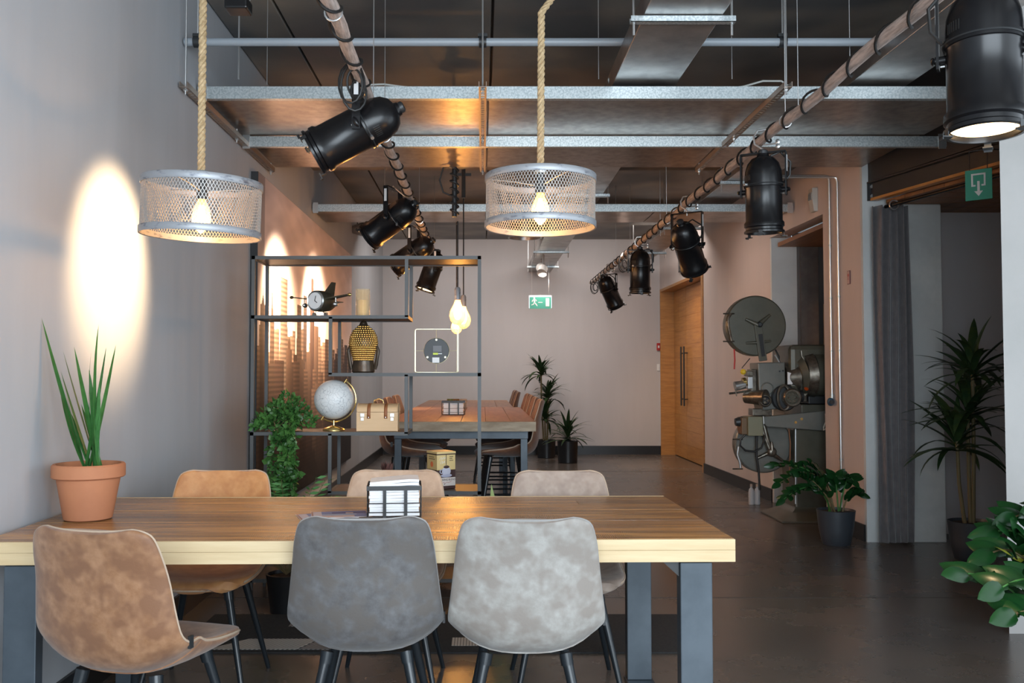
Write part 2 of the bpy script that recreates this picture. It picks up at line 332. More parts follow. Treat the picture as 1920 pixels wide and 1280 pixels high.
# double door
dr = struct('door_1', BOX(3.14,12.0,0, 3.16,14.72,2.68), m_oakd)
jm = MB(); jm.box(XR(14.7)-.012,14.66,0,3.11,14.70,2.67); jm.obj('door_jamb', m_oak, dr)
MB().prism([(XR(12.04)-.012,11.98),(3.11,11.98),(3.11,12.08),(XR(12.04)-.012,12.08)],0,2.73).obj('door_jamb', m_oak, dr)
MB().prism([(XR(12.08)-.012,12.08),(3.11,12.08),(3.11,14.66),(XR(14.66)-.012,14.66)],2.63,2.67).obj('door_head', m_oak, dr)
for k, (ya, yb) in enumerate(((12.09,13.80),(13.81,14.65))):
    lf = MB().box(3.105,ya,.012,3.138,yb,2.625).obj('door_leaf', m_oak, dr)
    nb = 12
    for i in range(nb):
        z0 = .012+i*(2.613/nb); ym = ya+(yb-ya)*(.35+.3*random.random())
        for a, b in ((ya,ym),(ym,yb)):
            q = BOX(3.097+random.random()*.003,a+.0015,z0+.0012,3.105,b-.0015,z0+2.613/nb-.0012).obj('veneer_panel', m_oak, lf)
for yy, r in ((13.70,.013),(13.90,.013)):
    h = MB().cyl((3.04,yy,.82),(3.04,yy,1.72),r,n=10)
    for zz in (.92,1.62): h.cyl((3.04,yy,zz),(3.098,yy,zz),.008,n=8)
    h.obj('door_handle', m_blkm, dr)
# black steel lintel track, rod and curtain
bt = MB()
def LB(y, o=0): return 3.045+.244*(7.1-y)+o
tr_ = thing('sliding_track','black steel sliding door track with bolted end plate above the dark opening','track',(LB(7.1),7.1,2.74))
def rel(o, mb): 
    mb.v = [(a-o.location.x, b-o.location.y, c-o.location.z) for a,b,c in mb.v]; return mb
rel(tr_, MB().prism([(LB(7.09),7.09),(LB(7.09)+.08,7.09),(LB(5.06)+.08,5.06),(LB(5.06),5.06)],2.685,2.80)).obj('track_beam', m_blkm, tr_, bev=.004)
rel(tr_, MB().prism([(LB(7.08)-.03,7.08),(LB(7.08)+.03,7.08),(LB(5.06)+.03,5.06),(LB(5.06)-.03,5.06)],2.80,2.812)).obj('flange', m_blkm, tr_)
rel(tr_, MB().prism([(LB(7.07)-.01,7.07),(LB(7.07)+.05,7.07),(LB(5.06)+.05,5.06),(LB(5.06)-.01,5.06)],2.664,2.684)).obj('timber_lath', m_oak, tr_)
rel(tr_, BOX(LB(7.1)-.02,7.075,2.665,LB(7.1)+.05,7.089,2.812)).obj('end_plate', m_blkm, tr_)
for zz in (2.70,2.775):
    rel(tr_, MB().cyl((LB(7.1)+.012,7.074,zz),(LB(7.1)+.012,7.06,zz),.016,n=6)).obj('bolt', m_silver, tr_)
rod = MB().cyl((3.12,6.98,2.60),(3.55,5.05,2.60),.014,n=10)
ro = rod.obj('curtain_rod', m_blk); tag(ro,'thin black curtain rod running under the sliding track','curtain rod')
rgn = MB().tube(arcpts((3.15,6.90,2.60),.035,0,2*PI,20,'y')[:-1],.006,6,True); tag(rgn.obj('curtain_ring', m_silver),'chrome curtain ring at the end of the black rod','curtain ring')
def cf(u,v):
    x = 3.03+.26*u; a = .035*(.5+.5*v); y = 6.97+a*math.sin(u*PI*9+.6*math.sin(v*3))+.012*math.sin(u*23)
    return (x+.01*math.sin(v*5+u*6), y, .02+2.585*v)
cu = MB().grid(cf,90,24).obj('curtain', m_curt); sol = cu.modifiers.new('s','SOLIDIFY'); sol.thickness=.004
tag(cu,'dark grey velvet curtain gathered in folds beside the concrete column','curtain')
# ================================================================== CEILING GRID
XRR = 3.0
def channel(name, y, z, x0, x1, label):
    t = thing(name,label,'beam',((x0+x1)/2,y,z),0,'galvanised crossbeams under the ceiling'); L=(x1-x0)/2
    m = MB(); m.box(-L,-.0015,-.035,L,.0015,.035).box(-L,.0016,.032,L,.04,.035).box(-L,.0016,-.035,L,.04,-.032)
    m.obj('web', m_galv, t)
    for s_ in (-1,1): BOX(s_*(L-.03)-.025,-.006,-.05,s_*(L-.03)+.025,-.0018,.05).obj('end_bracket', m_silver, t)
    return t
channel('channel_beam', 5.10, 2.905, XL+.01, 2.99, 'galvanised crossbeam nearest to the camera, in front of the metal soffit')
channel('channel_beam', 6.05, 2.87, XL+.01, 3.12, 'galvanised crossbeam crossing the middle of the brown metal soffit')
channel('channel_beam', 8.58, 2.885, XL+.01, 2.955, 'galvanised crossbeam farthest back, behind the right pendant shade')
sh = thing('metal_soffit','wide brown brushed metal soffit sheets hung across the nearest two beams','soffit',(.7,6.0,2.92))
for i, (a, b) in enumerate(((5.14,6.04),(6.10,7.04))):
    for j, (xa, xb) in enumerate(((XL+.01, .03),(.035, 1.66),(1.665, 2.97))):
        rel(sh, BOX(xa,a,2.912+.01*i,xb-.004,b,2.945)).obj('sheet', m_sheet, sh, bev=.003)
sh2 = thing('metal_soffit','narrow metal soffit sheets resting behind the farthest galvanised crossbeam','soffit',(.7,9.0,2.9))
for xa, xb in ((XL+.01,.03),(.035,1.66),(1.665,2.94)):
    rel(sh2, BOX(xa,8.63,2.87,xb-.004,9.32,2.91)).obj('sheet', m_duct, sh2, bev=.003)
struct('trim_8', BOX(XL,7.85,3.26, 3.70,8.65,ZC+.02), mat('beam_concrete',(.20,.17,.145),.7,c2=(.26,.215,.18),scale=2,bump=.1))
struct('trim_9', BOX(XL,11.6,3.30, 3.70,12.1,ZC+.02), m_ceil)
# slotted channels hung by rods
def slotted(x, lab):
    t = thing('slotted_channel', lab, 'channel', (x,5.8,2.835)); m = MB()
    m.box(-.021,-1.02,0,-.018,1.02,.03).box(.018,-1.02,0,.021,1.02,.03).box(-.018,-1.02,0,-.010,1.02,.0025).box(.010,-1.02,0,.018,1.02,.0025)
    for i in range(52): m.box(-.010,-1.02+i*.04,0,.010,-1.02+i*.04+.014,.0025)
    m.obj('rail', m_slot, t)
    for y in (-.985,.03,.98):
        MB().cyl((0,y,-.03),(0,y,.66 if y<-.5 else .06),.005,n=8).obj('threaded_rod', m_silver, t)
        MB().cyl((0,y,-.012),(0,y,-.002),.012,n=6).obj('nut', m_silver, t)
    return t
slotted(XL+.035,'slotted steel channel running back along the left wall')
slotted(0.0,'slotted steel channel above and left of the right pendant lamp')
slotted(1.63,'slotted steel channel above the upright black spotlights on the right')
# grey pipe
pp = thing('conduit_pipe','grey painted pipe running across under the ceiling, nearest the camera','pipe',(.6,4.87,3.11))
MB().cyl((XL-.6+.01,0,0),(1.93,0,0),.022,n=20).obj('pipe', m_greypipe, pp)
for x in (-1.56-.6+.0, -.6, 1.03):
    xx = x if x > -2 else -2.15
    MB().lathe([(.0235,-.02),(.030,-.02),(.030,.02),(.0235,.02)],20,Matrix.Translation((xx,0,0))@Matrix.Rotation(PI/2,4,'Y')).obj('clamp', m_blkm, pp)
    BOX(xx-.025,-.012,.028,xx+.025,.012,.045).obj('clamp_plate', m_blkm, pp)
    MB().cyl((xx,0,.045),(xx,0,.388),.005,n=8).obj('hanger_rod', m_silver, pp)
# ducts along the room
def duct(x0, x1, label, brs, y0, gap):
    t = thing('air_duct',label,'duct',((x0+x1)/2,9,2.965)); w2=(x1-x0)/2
    secs=[y0,6.2,8.75,11.3,13.0,YB]
    for a,b in zip(secs[:-1],secs[1:]):
        BOX(-w2,a-9,0,w2,b-9-.004,.11).obj('duct_section', m_duct, t, bev=.004)
    for y in brs:
        g = MB(); g.box(-w2-.06,y-9-.02,-.032,w2+.06,y-9+.02,-.029).box(-w2-.06,y-9-.02,-.032,w2+.06,y-9-.017,-.004).box(-w2-.06,y-9+.017,-.032,w2+.06,y-9+.02,-.004)
        o = g.obj('strut', m_galv, t)
        for s_ in (-1,1): MB().cyl((s_*(w2+.045),y-9,-.09),(s_*(w2+.045),y-9,.53),.006,n=8).obj('threaded_rod', m_silver, o)
    return t
duct(.745,1.11,'rectangular metal air duct running to the back wall above the right pendant',(4.15,8.3,12.2,13.9),2.2,0)
duct(2.10,2.44,'rectangular metal air duct along the right side of the ceiling',(7.75,10.2,12.3),2.2,0)
rd = thing('ventilation_pipe','round metal air pipe stub hanging down in front of the back wall','duct',(.515,11.0,2.96))
MB().lathe([(0,.10),(.17,.10),(.19,.0),(.20,0),(.20,.50),(0,.50)],36).obj('pipe', m_duct, rd)
MB().lathe([(.201,.0),(.208,.0),(.208,.03),(.201,.03)],36).obj('rim', m_galv, rd)
# thin suspension wires
WLAB={698:'thin wire hanging just right of the large left spotlight',1125:'thin wire hanging between right pendant rope and rectangular duct',1378:'thin wire hanging right of the rectangular duct, over its cable',1503:'thin wire beside the rod of the right slotted channel',
 1602:'thin wire farthest right, behind the right lighting bar',1240:'thin wire hanging behind the farthest beam left of the tilted spotlight',1183:'thin wire hanging near the back above the small upright spotlight',442:'thicker steel rod hanging near the left wall before the front beam',496:'short thin wire by the left wall reaching the front beam',720:'thin wire hanging over the second left spotlight'}
for (px, Y, z1) in ((698,4.2,2.62),(1125,5.0,2.95),(1378,5.0,2.95),(1503,4.6,2.62),(1602,4.9,2.95),(1240,8.8,2.65),(1183,10.5,2.65),(442,5.0,2.95),(496,5.1,2.95),(720,8.0,2.65)):
    p = P(px,700,Y); o = MB().cyl((p.x,Y,z1),(p.x,Y,ZC-.002),.0022 if px!=442 else .005,n=6).obj('suspension_wire', m_silver)
    tag(o,WLAB[px],'wire','suspension wires')
# white cables peeping over the beam
for pts,lab in (([(1485,166,5.3),(1465,152,5.3),(1430,152,5.3),(1395,162,5.3),(1366,167,5.3)],'loose pale cable arching over the front beam on the right'),
                ([(1146,168,5.3),(1141,150,5.3),(1148,132,5.3),(1166,121,5.3)],'loose pale cable curving beside the rectangular duct'),
                ([(640,166,5.3),(670,160,5.3),(720,158,5.3),(765,164,5.3)],'bundle of wires lying over the front beam behind the left spotlight')):
    q=[P(*a) for a in pts]; tag(MB().tube(q,.006,6).obj('cable', mat('pale_cable',(.5,.5,.47),.5)),lab,'cable')
# ================================================================== SPOTLIGHT BARS
def bar(x, y0, y1, z, label):
    t = thing('lighting_bar',label,'bar',(x,(y0+y1)/2,z)); h=(y1-y0)/2
    n=40; MB().tube([(.006*math.sin(i*1.7),-h+2*h*i/n,.006*math.cos(i*1.1)) for i in range(n+1)],.026,14).obj('pole', m_pole, t)
    turns=int((y1-y0)/.27); k=turns*14
    MB().tube([(.034*math.cos(2*PI*i/14),-h+.05+(2*h-.1)*i/k,.034*math.sin(2*PI*i/14)) for i in range(k+1)],.006,6).obj('wrapped_cable', m_rubber, t)
    return t
ZB=2.60
bL = bar(-.534,2.3,10.6,ZB,'pale wooden lighting bar on the left, wrapped in black cable')
bR = bar(1.55,1.9,12.9,ZB,'pale wooden lighting bar on the right, wrapped in black cable')
for bx_, ys in ((bL,(3.2,4.9,7.6,10.0)),(bR,(3.0,4.6,7.6,10.5))):
    for y in ys:
        ly=y-bx_.location.y
        MB().tube(arcpts((0,ly,0),.031,0,2*PI,16,'y')[:-1],.004,6,True).obj('wire_loop', m_silver, bx_)
        MB().cyl((0,ly,.03),(0,ly,ZC-ZB-.003),.0022,n=6).obj('hanging_wire', m_silver, bx_)
def loops(c, seed, lab):
    r_=random.Random(seed); q=[]
    for i in range(60):
        a=i*.42; rr=.07+.03*math.sin(i*.21); q.append((c[0]+rr*math.cos(a)*.6, c[1]+.1*math.sin(i*.1)+.002*i, c[2]-.05+rr*math.sin(a)))
    tag(MB().tube(q,.005,6).obj('cable_coil', m_rubber),lab,'cable')
loops((-.545,3.75,2.58),1,'black cable loops hanging from the left bar before the first spotlight')
loops((1.56,12.5,2.56),2,'tangle of black cable at the far end of the right lighting bar')
loops((1.56,9.9,2.57),3,'black cable loops on the right bar between the two farthest spotlights')
# ---- par can
def parcan(label, hook, yaw, tilt, pivot_drop=.33, lit=None, side=0, top=-.075, group='black stage spotlights on the lighting bars', sc=1, shift=(0,0)):
    """root at bar; yoke swings about vertical by yaw; body front points -Z tilted about local X by tilt"""
    t = thing('stage_spotlight',label,'spotlight',hook,yaw,group)
    dx, dy = shift; pv = Vector((dx,dy,-pivot_drop)); rb=.098*sc
    yk=MB(); aw=rb+.022
    def strap(x0,z0,x1,z1,wd=.018,th=.004):
        d=Vector((x1-x0,0,z1-z0)); n=Vector((-d.z,0,d.x)).normalized()*th
        vs=[]
        for (x,z) in ((x0,z0),(x1,z1)):
            for s1 in (-1,1):
                for s2 in (-1,1): vs.append((dx+x+n.x*s1, dy+wd*s2, z+n.z*s1))
        yk.add(vs,[(0,1,3,2),(4,6,7,5),(0,4,5,1),(2,3,7,6),(0,2,6,4),(1,5,7,3)])
    strap(-aw,pv.z-.03,-aw,top); strap(aw,pv.z-.03,aw,top); strap(-aw,top,aw,top)
    yo=yk.obj('yoke', m_blk, t)
    BOX(dx+aw+.0045,dy-.010,top-.11,dx+aw+.0055,dy+.010,top-.02).obj('sticker', m_white, yo)
    BOX(dx-aw-.0055,dy-.010,top-.11,dx-aw-.0045,dy+.010,top-.02).obj('sticker', m_white, yo)
    # hook clamp
    hk=MB(); hk.tube([(dx,dy,top-.02),(dx,dy,top+.02),(-.045,0,-.02),(-.05,0,.02),(-.03,0,.052),(.02,0,.055),(.05,0,.03)],.006,8)
    hk.cyl((.0,0,-.028),(.07,0,-.028),.005,n=8); hk.sphere((.078,0,-.018),.012,8,6,(1,.4,1.3)).sphere((.078,0,-.042),.012,8,6,(1,.4,1.3))
    hk.obj('hook_clamp', m_silver, t)
    # body
    s=sc
    prof=[(0,.205),(.030,.205),(.032,.195),(.034,.190),(.062,.178),(.085,.150),(.097,.110),(.100,.075),(.100,.045),(.1045,.044),(.1045,.020),(.100,.019),
          (.098,.016),(.098,-.165),(.107,-.177),(.107,-.197),(.099,-.203),(.099,-.215),(.108,-.221),(.108,-.231),(.096,-.233),(.094,-.227),(.090,-.05),(0,-.03)]
    b=MB().lathe([(r*s,z*s) for r,z in prof],40).obj('body', m_blk, t, loc=pv, rot=(tilt,0,0))
    MB().lathe([(0,.206*s),(.026*s,.206*s),(.026*s,.222*s),(.018*s,.228*s),(0,.228*s)],20).obj('rear_cap', m_blkm, b)
    for k in range(2):
        a0=k*PI+.5
        for i in range(6):
            a=a0+i*.09; M=Matrix.Rotation(a,4,'Z')
            BOX(.0995*s,-.0022,.055*s,.1012*s,.0022,.085*s,M=M).obj('vent_slot', m_rubber, b)
    MB().tube([Vector((.1055*s*math.cos(a),.1055*s*math.sin(a),.032*s)) for a in [2*PI*i/40 for i in range(40)]],.003,6,True).obj('band', m_blkm, b)
    MB().cyl((.1045*s*math.cos(PI*1.25),.1045*s*math.sin(PI*1.25),.032*s),(.122*s*math.cos(PI*1.25),.122*s*math.sin(PI*1.25),.032*s),.008,n=10).obj('latch_screw', m_silver, b)
    for s1 in (-1,1):
        kb=MB().cyl((s1*.098*s,0,0),(s1*(.098*s+.03),0,0),.014,n=12); kb.sphere((s1*(.098*s+.036),0,0),.016,8,6,(.5,1.5,.7)); kb.obj('knob', m_blk, b)
        MB().cyl((s1*(.1+.0)*s,0,-.02),(s1*.112*s,0,-.02),.004,n=8).obj('rivet', m_silver, b)
    for i in range(3):
        a=2*PI*i/3+.5+side; M=Matrix.Rotation(a,4,'Z')
        cp=MB(); cp.box(.095*s,-.014,-.249*s,.124*s,.014,-.245*s,M=M).box(.105*s,-.010,-.245*s,.108*s,.010,-.221*s,M=M).box(.121*s,-.012,-.255*s,.124*s,.012,-.245*s,M=M)
        cp.obj('gel_clip', m_blkm, b)
    MB().tube([(.04*s,.0,.19*s),(.09*s,.02,.21*s),(.14*s,.03,.15*s),(.135*s,.03,.08*s),(.105*s,.02,.04*s)],.006,6).obj('power_cable', m_rubber, b)
    MB().lathe([(0,-.210*s),(.090*s,-.216*s)],32).obj('lens', m_lens if lit else mat('dark_lens',(.05,.05,.05),.1), b)
    if lit:
        M=Matrix.Rotation(yaw,4,'Z')@Matrix.Translation(pv)@Matrix.Rotation(tilt,4,'X')
        c=Vector(hook)+(M@Vector((0,0,-.238*s))); d=(M.to_3x3()@Vector((0,0,-1)))
        spot('lamp_beam',c,c+d,lit[0],lit[1],lit[2],lit[3],.06)
    return t
# orientation helper: want front direction d (world); yoke axis horizontal & perpendicular to d
def par(label, hook, d, drop=.33, **k):
    d=Vector(d).normalized(); az=math.atan2(d.x,d.y) if (abs(d.x)+abs(d.y))>1e-4 else 0
    # local -Z rotated about X by tilt: (0, sin t, -cos t) -> local +Y ; yaw to az
    tilt=math.acos(max(-1,min(1,-d.z))); return parcan(label,hook,-az,tilt,drop,**k)
WL=(1,.68,.38); WM=(1,.74,.50)
par('large black spotlight aiming down left at the wall, nearest on left bar',(-.534,4.02,ZB),(-.87,-.03,-.47),.20,lit=(270,WL,54,.85),shift=(0,.02),top=.03)
par('black spotlight aiming at the mural, second nearest on left bar',(-.534,6.55,ZB),(-.80,.30,-.52),.165,lit=(560,WM,78,1),shift=(0,.13),top=.06)
par('black spotlight half hidden behind the top of the bookcase',(-.534,8.15,ZB),(-.80,.24,-.5),.20,lit=(480,WM,90,1),shift=(0,.09),top=.03)
par('dark spotlight with amber sheen seen through the bookcase top bay',(-.534,9.5,ZB),(-.30,-.1,-.90),.20,lit=(90,WL,60,.8),top=.0)
par('biggest black spotlight at top right with glowing front',(1.555,2.78,ZB),(-.03,-.05,-1),.30,lit=(60,WL,60,.6),sc=1.08)
par('upright black spotlight in front of the right duct, unlit',(1.55,4.97,ZB),(.02,.04,-1),.285)
par('tilted black spotlight aiming right, between two upright spotlights',(1.55,6.84,ZB),(.42,.62,-.85),.32)
par('small upright black spotlight near the back on the right bar',(1.55,8.9,ZB),(.0,.02,-1),.27)
par('smallest black spotlight tilted right at the far end of right bar',(1.55,11.1,ZB),(.42,.35,-.8),.27)
# ================================================================== PENDANT LAMPS
def make_pendant():
    t = thing('pendant_lamp','x','lamp',(0,0,0)); r=.215; h=.203
    # diamond mesh: two families of helical struts
    m=MB(); nc=112; nr=18
    def pt(a,z,o): return ((r+o)*math.cos(a),(r+o)*math.sin(a),z)
    da=2*PI/nc; dz=h/nr
    for fam in (1,-1):
        for i in range(nc):
            for j in range(nr):
                a0=(i+.5*fam*(j if fam==1 else j))*da; a1=a0+.5*fam*da; z0=j*dz; z1=z0+dz; ww=.0011
                da_=ww/r
                m.add([pt(a0-da_,z0,0),pt(a0+da_,z0,0),pt(a1+da_,z1,0),pt(a1-da_,z1,0),pt(a0-da_,z0,-.0014),pt(a0+da_,z0,-.0014),pt(a1+da_,z1,-.0014),pt(a1-da_,z1,-.0014)],
                      [(0,1,2,3),(7,6,5,4),(0,3,7,4),(1,5,6,2)])
    tag(m.obj('shade_mesh', m_wire, t), kind='stuff')
    for z in (0,h-.022):
        MB().lathe([(r-.002,z),(r+.003,z-.002),(r+.0045,z),(r+.0045,z+.022),(r+.003,z+.024),(r-.002,z+.022),(r-.002,z)],72).obj('shade_ring', m_shade, t)
    for k in range(3):
        a=k*2*PI/3+.35
        MB().tube([(.02*math.cos(a),.02*math.sin(a),h-.035),(.10*math.cos(a),.10*math.sin(a),h-.022),((r-.001)*math.cos(a),(r-.001)*math.sin(a),h-.012)],.0025,6).obj('spoke', m_wire, t)
    MB().cyl((0,0,h-.066),(0,0,h-.028),.020,.021,20).cyl((0,0,h-.028),(0,0,h+.012),.014,n=16).obj('socket', m_blkm, t)
    MB().lathe([(0,h+.012),(.022,h+.012),(.024,h+.018),(.024,h+.034),(.020,h+.040),(0,h+.040)],20).obj('rope_ferrule', m_galv, t)
    zb=h-.066
    g=MB().lathe([(.014,zb),(.017,zb-.014),(.027,zb-.034),(.034,zb-.058),(.035,zb-.072),(.030,zb-.094),(.018,zb-.112),(.007,zb-.124),(0,zb-.127)],28).obj('bulb_glass', m_glass, t)
    f=MB()
    for k in range(6):
        a=k*PI/3; f.tube([(.006*math.cos(a),.006*math.sin(a),zb-.022),(.013*math.cos(a+.3),.013*math.sin(a+.3),zb-.055),(.010*math.cos(a+.6),.010*math.sin(a+.6),zb-.088)],.0022,6)
    f.sphere((0,0,zb-.055),.006,8,6,(1,1,4)); f.obj('filament', m_glow, g)
    return t,h
def rope(parent,z0,z1,bend=None):
    path=[]
    n=int((z1-z0)/.006)
    for i in range(n+1):
        z=z0+(z1-z0)*i/n; o=Vector((0,0,0))
        if bend and z>bend[0]: o=Vector((bend[1]*(z-bend[0]),bend[2]*(z-bend[0]),0))
        path.append(Vector((0,0,z))+o)
    m=MB()
    for s_ in range(3):
        m.tube([p+Vector((.0075*math.cos(i*.55+s_*2*PI/3),.0075*math.sin(i*.55+s_*2*PI/3),0)) for i,p in enumerate(path)],.0078,7)
    return m.obj('rope', m_rope, parent)
pl,hh=make_pendant()
pL=P(376,443,3.35); pl.location=(pL.x,3.35,pL.z); pl['label']='wire mesh drum pendant lamp on rope, the left one in front of the lit wall'; pl['group']='wire mesh drum pendants over the near table'
pl.rotation_euler=(R(1.5),R(2.2),0)
pr_=copy_tree(pl); pR=P(1013,427,3.55); pr_.location=(pR.x,3.55,pR.z); pr_['label']='wire mesh drum pendant lamp on rope, the right one under the metal soffit'; pr_.rotation_euler=(0,R(.6),R(40))
o=rope(pl,hh+.03,ZC-pL.z-.004); o.rotation_euler=(R(-1.5),R(-2.2),0)
rope(pr_,hh+.03,ZC-pR.z-.004,(.86,.8,0))
for c in (pL,pR):
    y=3.35 if c is pL else 3.55
    point('bulb_light',(c.x,y,c.z+.05),9,(1,.58,.25),.02)
# bare bulbs over the bar table
cfx=thing('cable_bundle','black bundled cables and hook holding the bare bulbs over the bar table','cable bundle',P(852,310,7.3))
b0=cfx.location
m=MB(); m.cyl((0,0,-.42),(0,0,.06),.020,n=10)
q=[]
for i in range(90):
    a=i*.5; q.append((.028*math.cos(a)*(1+.3*math.sin(i)),.028*math.sin(a),.02-.42*i/90))
m.tube(q,.010,6); m.obj('wrapped_post', m_blkm, cfx)
MB().lathe([(0,.06),(.10,.02),(.10,.0),(0,0)],20,Matrix.Translation((.03,0,-.01))).obj('ceiling_rose', m_blkm, cfx)
MB().cyl((0,0,.06),(0,0,ZC-b0.z-.001),.008,n=8).obj('hanger', m_blkm, cfx)
MB().tube([(.0,0,0),(-.09,0,-.02),(-.12,0,-.12),(-.09,0,-.22),(0,0,-.26)],.007,6).obj('cable_loop', m_rubber, cfx)
cf2=thing('cable_bundle','second black cable bundle just right of the first, over the bar table','cable bundle',P(869,330,8.2))
MB().cyl((0,0,-.20),(0,0,ZC-cf2.location.z-.001),.018,n=8).obj('post', m_blkm, cf2); BOX(-.09,-.01,.0,.07,.01,.025).obj('cross_arm', m_blkm, cf2)
for (px,py,Y,top,lab,s_) in ((858,580,7.3,415,'glowing bare bulb hanging nearest over the bar table',1.5),(869,590,8.2,372,'glowing bare bulb, the rightmost of the three over the bar table',1.5),(856,606,9.4,306,'glowing bare bulb hanging lowest, behind the other two',1.3)):
    c=P(px,py,Y); t=thing('bare_bulb_pendant',lab,'lamp',c,0,'bare bulbs over the bar table'); T=P(px,top,Y)
    up=(T.z-c.z)
    MB().cyl((0,0,.12*s_),(0,0,up),.006,n=8).obj('cord', m_rubber, t)
    MB().lathe([(0,.05*s_),(.016*s_,.05*s_),(.016*s_,.11*s_),(.010*s_,.12*s_),(0,.12*s_)],16).obj('socket', m_shade, t)
    g=MB().lathe([(.013*s_,.05*s_),(.022*s_,.025*s_),(.040*s_,-.01*s_),(.044*s_,-.035*s_),(.036*s_,-.062*s_),(.018*s_,-.08*s_),(0,-.085*s_)],24).obj('bulb_glass', m_glass, t)
    MB().sphere((0,0,-.02*s_),.020*s_,12,8,(1,1,1.8)).obj('filament', m_glow, g)
    point('bulb_light',(c.x,Y,c.z-.0),60,(1,.55,.22),.03)
# ================================================================== CHAIRS
ST=[(-.290,.866,.140,.006,.020),(-.288,.860,.170,.006,.025),(-.283,.842,.196,.005,.03),(-.270,.79,.212,0,.035),(-.258,.72,.221,0,.045),(-.248,.63,.232,0,.05),(-.236,.55,.241,.015,.055),
    (-.212,.49,.244,.045,.07),(-.165,.455,.241,.078,.075),(-.10,.444,.238,.07,.05),(0,.444,.236,.055,.02),(.10,.455,.234,.035,0),(.18,.462,.222,.02,-.01),(.225,.460,.20,.012,-.03),(.243,.450,.165,.008,-.06)]
def st(v):
    x=v*(len(ST)-1); i=min(int(x),len(ST)-2); f=x-i
    p=[np.array(ST[max(0,min(len(ST)-1,i+k))]) for k in (-1,0,1,2)]
    return .5*((2*p[1])+(-p[0]+p[2])*f+(2*p[0]-5*p[1]+4*p[2]-p[3])*f*f+(-p[0]+3*p[1]-3*p[2]+p[3])*f**3)
def shp(u,v):
    y,z,hw,l,fw=st(v); return Vector((hw*u, y+fw*abs(u)**2.4, z+l*abs(u)**3.0))
def shell(v0,v1,nv,th):
    m=MB(); nu=20; A=[];B=[]
    for j in range(nv+1):
        v=v0+(v1-v0)*j/nv
        for i in range(nu+1):
            u=math.sin((i/nu*2-1)*PI/2); e=1e-3
            p=shp(u,v); u2=max(-.93,min(.93,u)); v2=max(.045,min(.985,v)); du=shp(u2+e,v2)-shp(u2-e,v2); dv=shp(u2,v2+e)-shp(u2,v2-e); n=du.cross(dv)
            n=n.normalized() if n.length>1e-12 else Vector((0,1,0))
            edge=(1-abs(u)**6)**.5*(1 if not(j in(0,) and v0==0) else .5)
            t_=th*(.35+.65*edge); A.append(p-n*t_*.5); B.append(p+n*t_*.5)
    k=nu+1; N=len(A); vs=A+B; fs=[]
    for j in range(nv):
        for i in range(nu):
            fs.append((j*k+i,j*k+i+1,(j+1)*k+i+1,(j+1)*k+i)); fs.append((N+j*k+i,N+(j+1)*k+i,N+(j+1)*k+i+1,N+j*k+i+1))
    rim=[i for i in range(k)]+[j*k+nu for j in range(1,nv+1)]+[nv*k+i for i in range(nu-1,-1,-1)]+[j*k for j in range(nv-1,0,-1)]
    for a,b in zip(rim,rim[1:]+rim[:1]): fs.append((a,N+a,N+b,b))
    m.add(vs,fs,True); return m
VS=8.2/14
def make_chair(base_z=0):
    t=thing('dining_chair','x','chair')
    def mv(mb): mb.v=[(a,b,c+base_z) for a,b,c in mb.v]; return mb
    mv(shell(0,VS,26,.034)).obj('backrest', L_brown, t); mv(shell(VS,1,18,.042)).obj('seat', L_brown, t)
    edge=[shp(-1,VS*(1-i/24)) for i in range(25)]+[shp(-1+2*i/16,0) for i in range(1,16)]+[shp(1,VS*i/24) for i in range(25)]
    mv(MB().tube(edge,.004,6)).obj('piping', m_pip_l, t)
    e2=[shp(-1,VS+(1-VS)*i/14) for i in range(15)]+[shp(-1+2*i/14,1) for i in range(1,14)]+[shp(1,1-(1-VS)*i/14) for i in range(15)]
    mv(MB().tube(e2,.0045,6)).obj('seat_piping', m_pip_l, t)
    p=shp(1,.50); BOX(p.x-.002,p.y-.008,p.z+base_z-.018,p.x+.006,p.y+.010,p.z+base_z+.018).obj('fabric_tag', m_blkm, t)
    f=MB(); f.box(-.12,-.09,.428,.12,-.06,.436).box(-.12,.07,.428,.12,.10,.438).box(-.13,-.09,.428,-.10,.10,.437).box(.10,-.09,.428,.13,.10,.437)
    mv(f).obj('seat_frame', m_leg, t)
    for sx in (-1,1):
        for sy,a in ((-1,.13),(1,.13)):
            m=MB(); top=.425+base_z; m.cyl((sx*.125,sy*a,top),(sx*(.215+.05*base_z),sy*(.225+.05*base_z),0),.0175,.0095,16)
            m.cyl((sx*.125,sy*a,top),(sx*.131,sy*(a+.006),top-.035),.021,.020,16)
            m.obj('leg', m_leg, t)
    if base_z>0:
        k=.28/(.425+base_z); x=.125+.10*(1-k); 
        pts=[(-x,-x-.01,.28),(x,-x-.01,.28),(x,x+.01,.28),(-x,x+.01,.28)]
        m=MB()
        for a,b in zip(pts,pts[1:]+pts[:1]): m.cyl(a,b,.008,n=8)
        m.obj('footrest', m_leg, t)
    return t
CH={False:None}; 
def place(x,y,rz,L,pip,label,group,proto):
    c=copy_tree(proto); c.location=(x,y,0); c.rotation_euler=(0,0,rz); c['label']=label; c['group']=group
    for ch in c.children:
        nm=ch.name.split('.')[0]
        if nm in('backrest','seat'): ch.material_slots[0].link='OBJECT'; ch.material_slots[0].material=L if nm=='backrest' or not isinstance(L,tuple) else L
        if nm in('piping','seat_piping'): ch.material_slots[0].link='OBJECT'; ch.material_slots[0].material=pip
    return c
proto=make_chair(0)
G='leather chairs around the near table'
place(-1.045,2.85,R(-15),L_brown,m_pip_l,'brown suede-look chair seen from behind, nearest left at table',G,proto)
place(-.372,3.06,R(1),L_dark,m_pip_g,'charcoal grey chair seen from behind, between brown and pale chairs',G,proto)
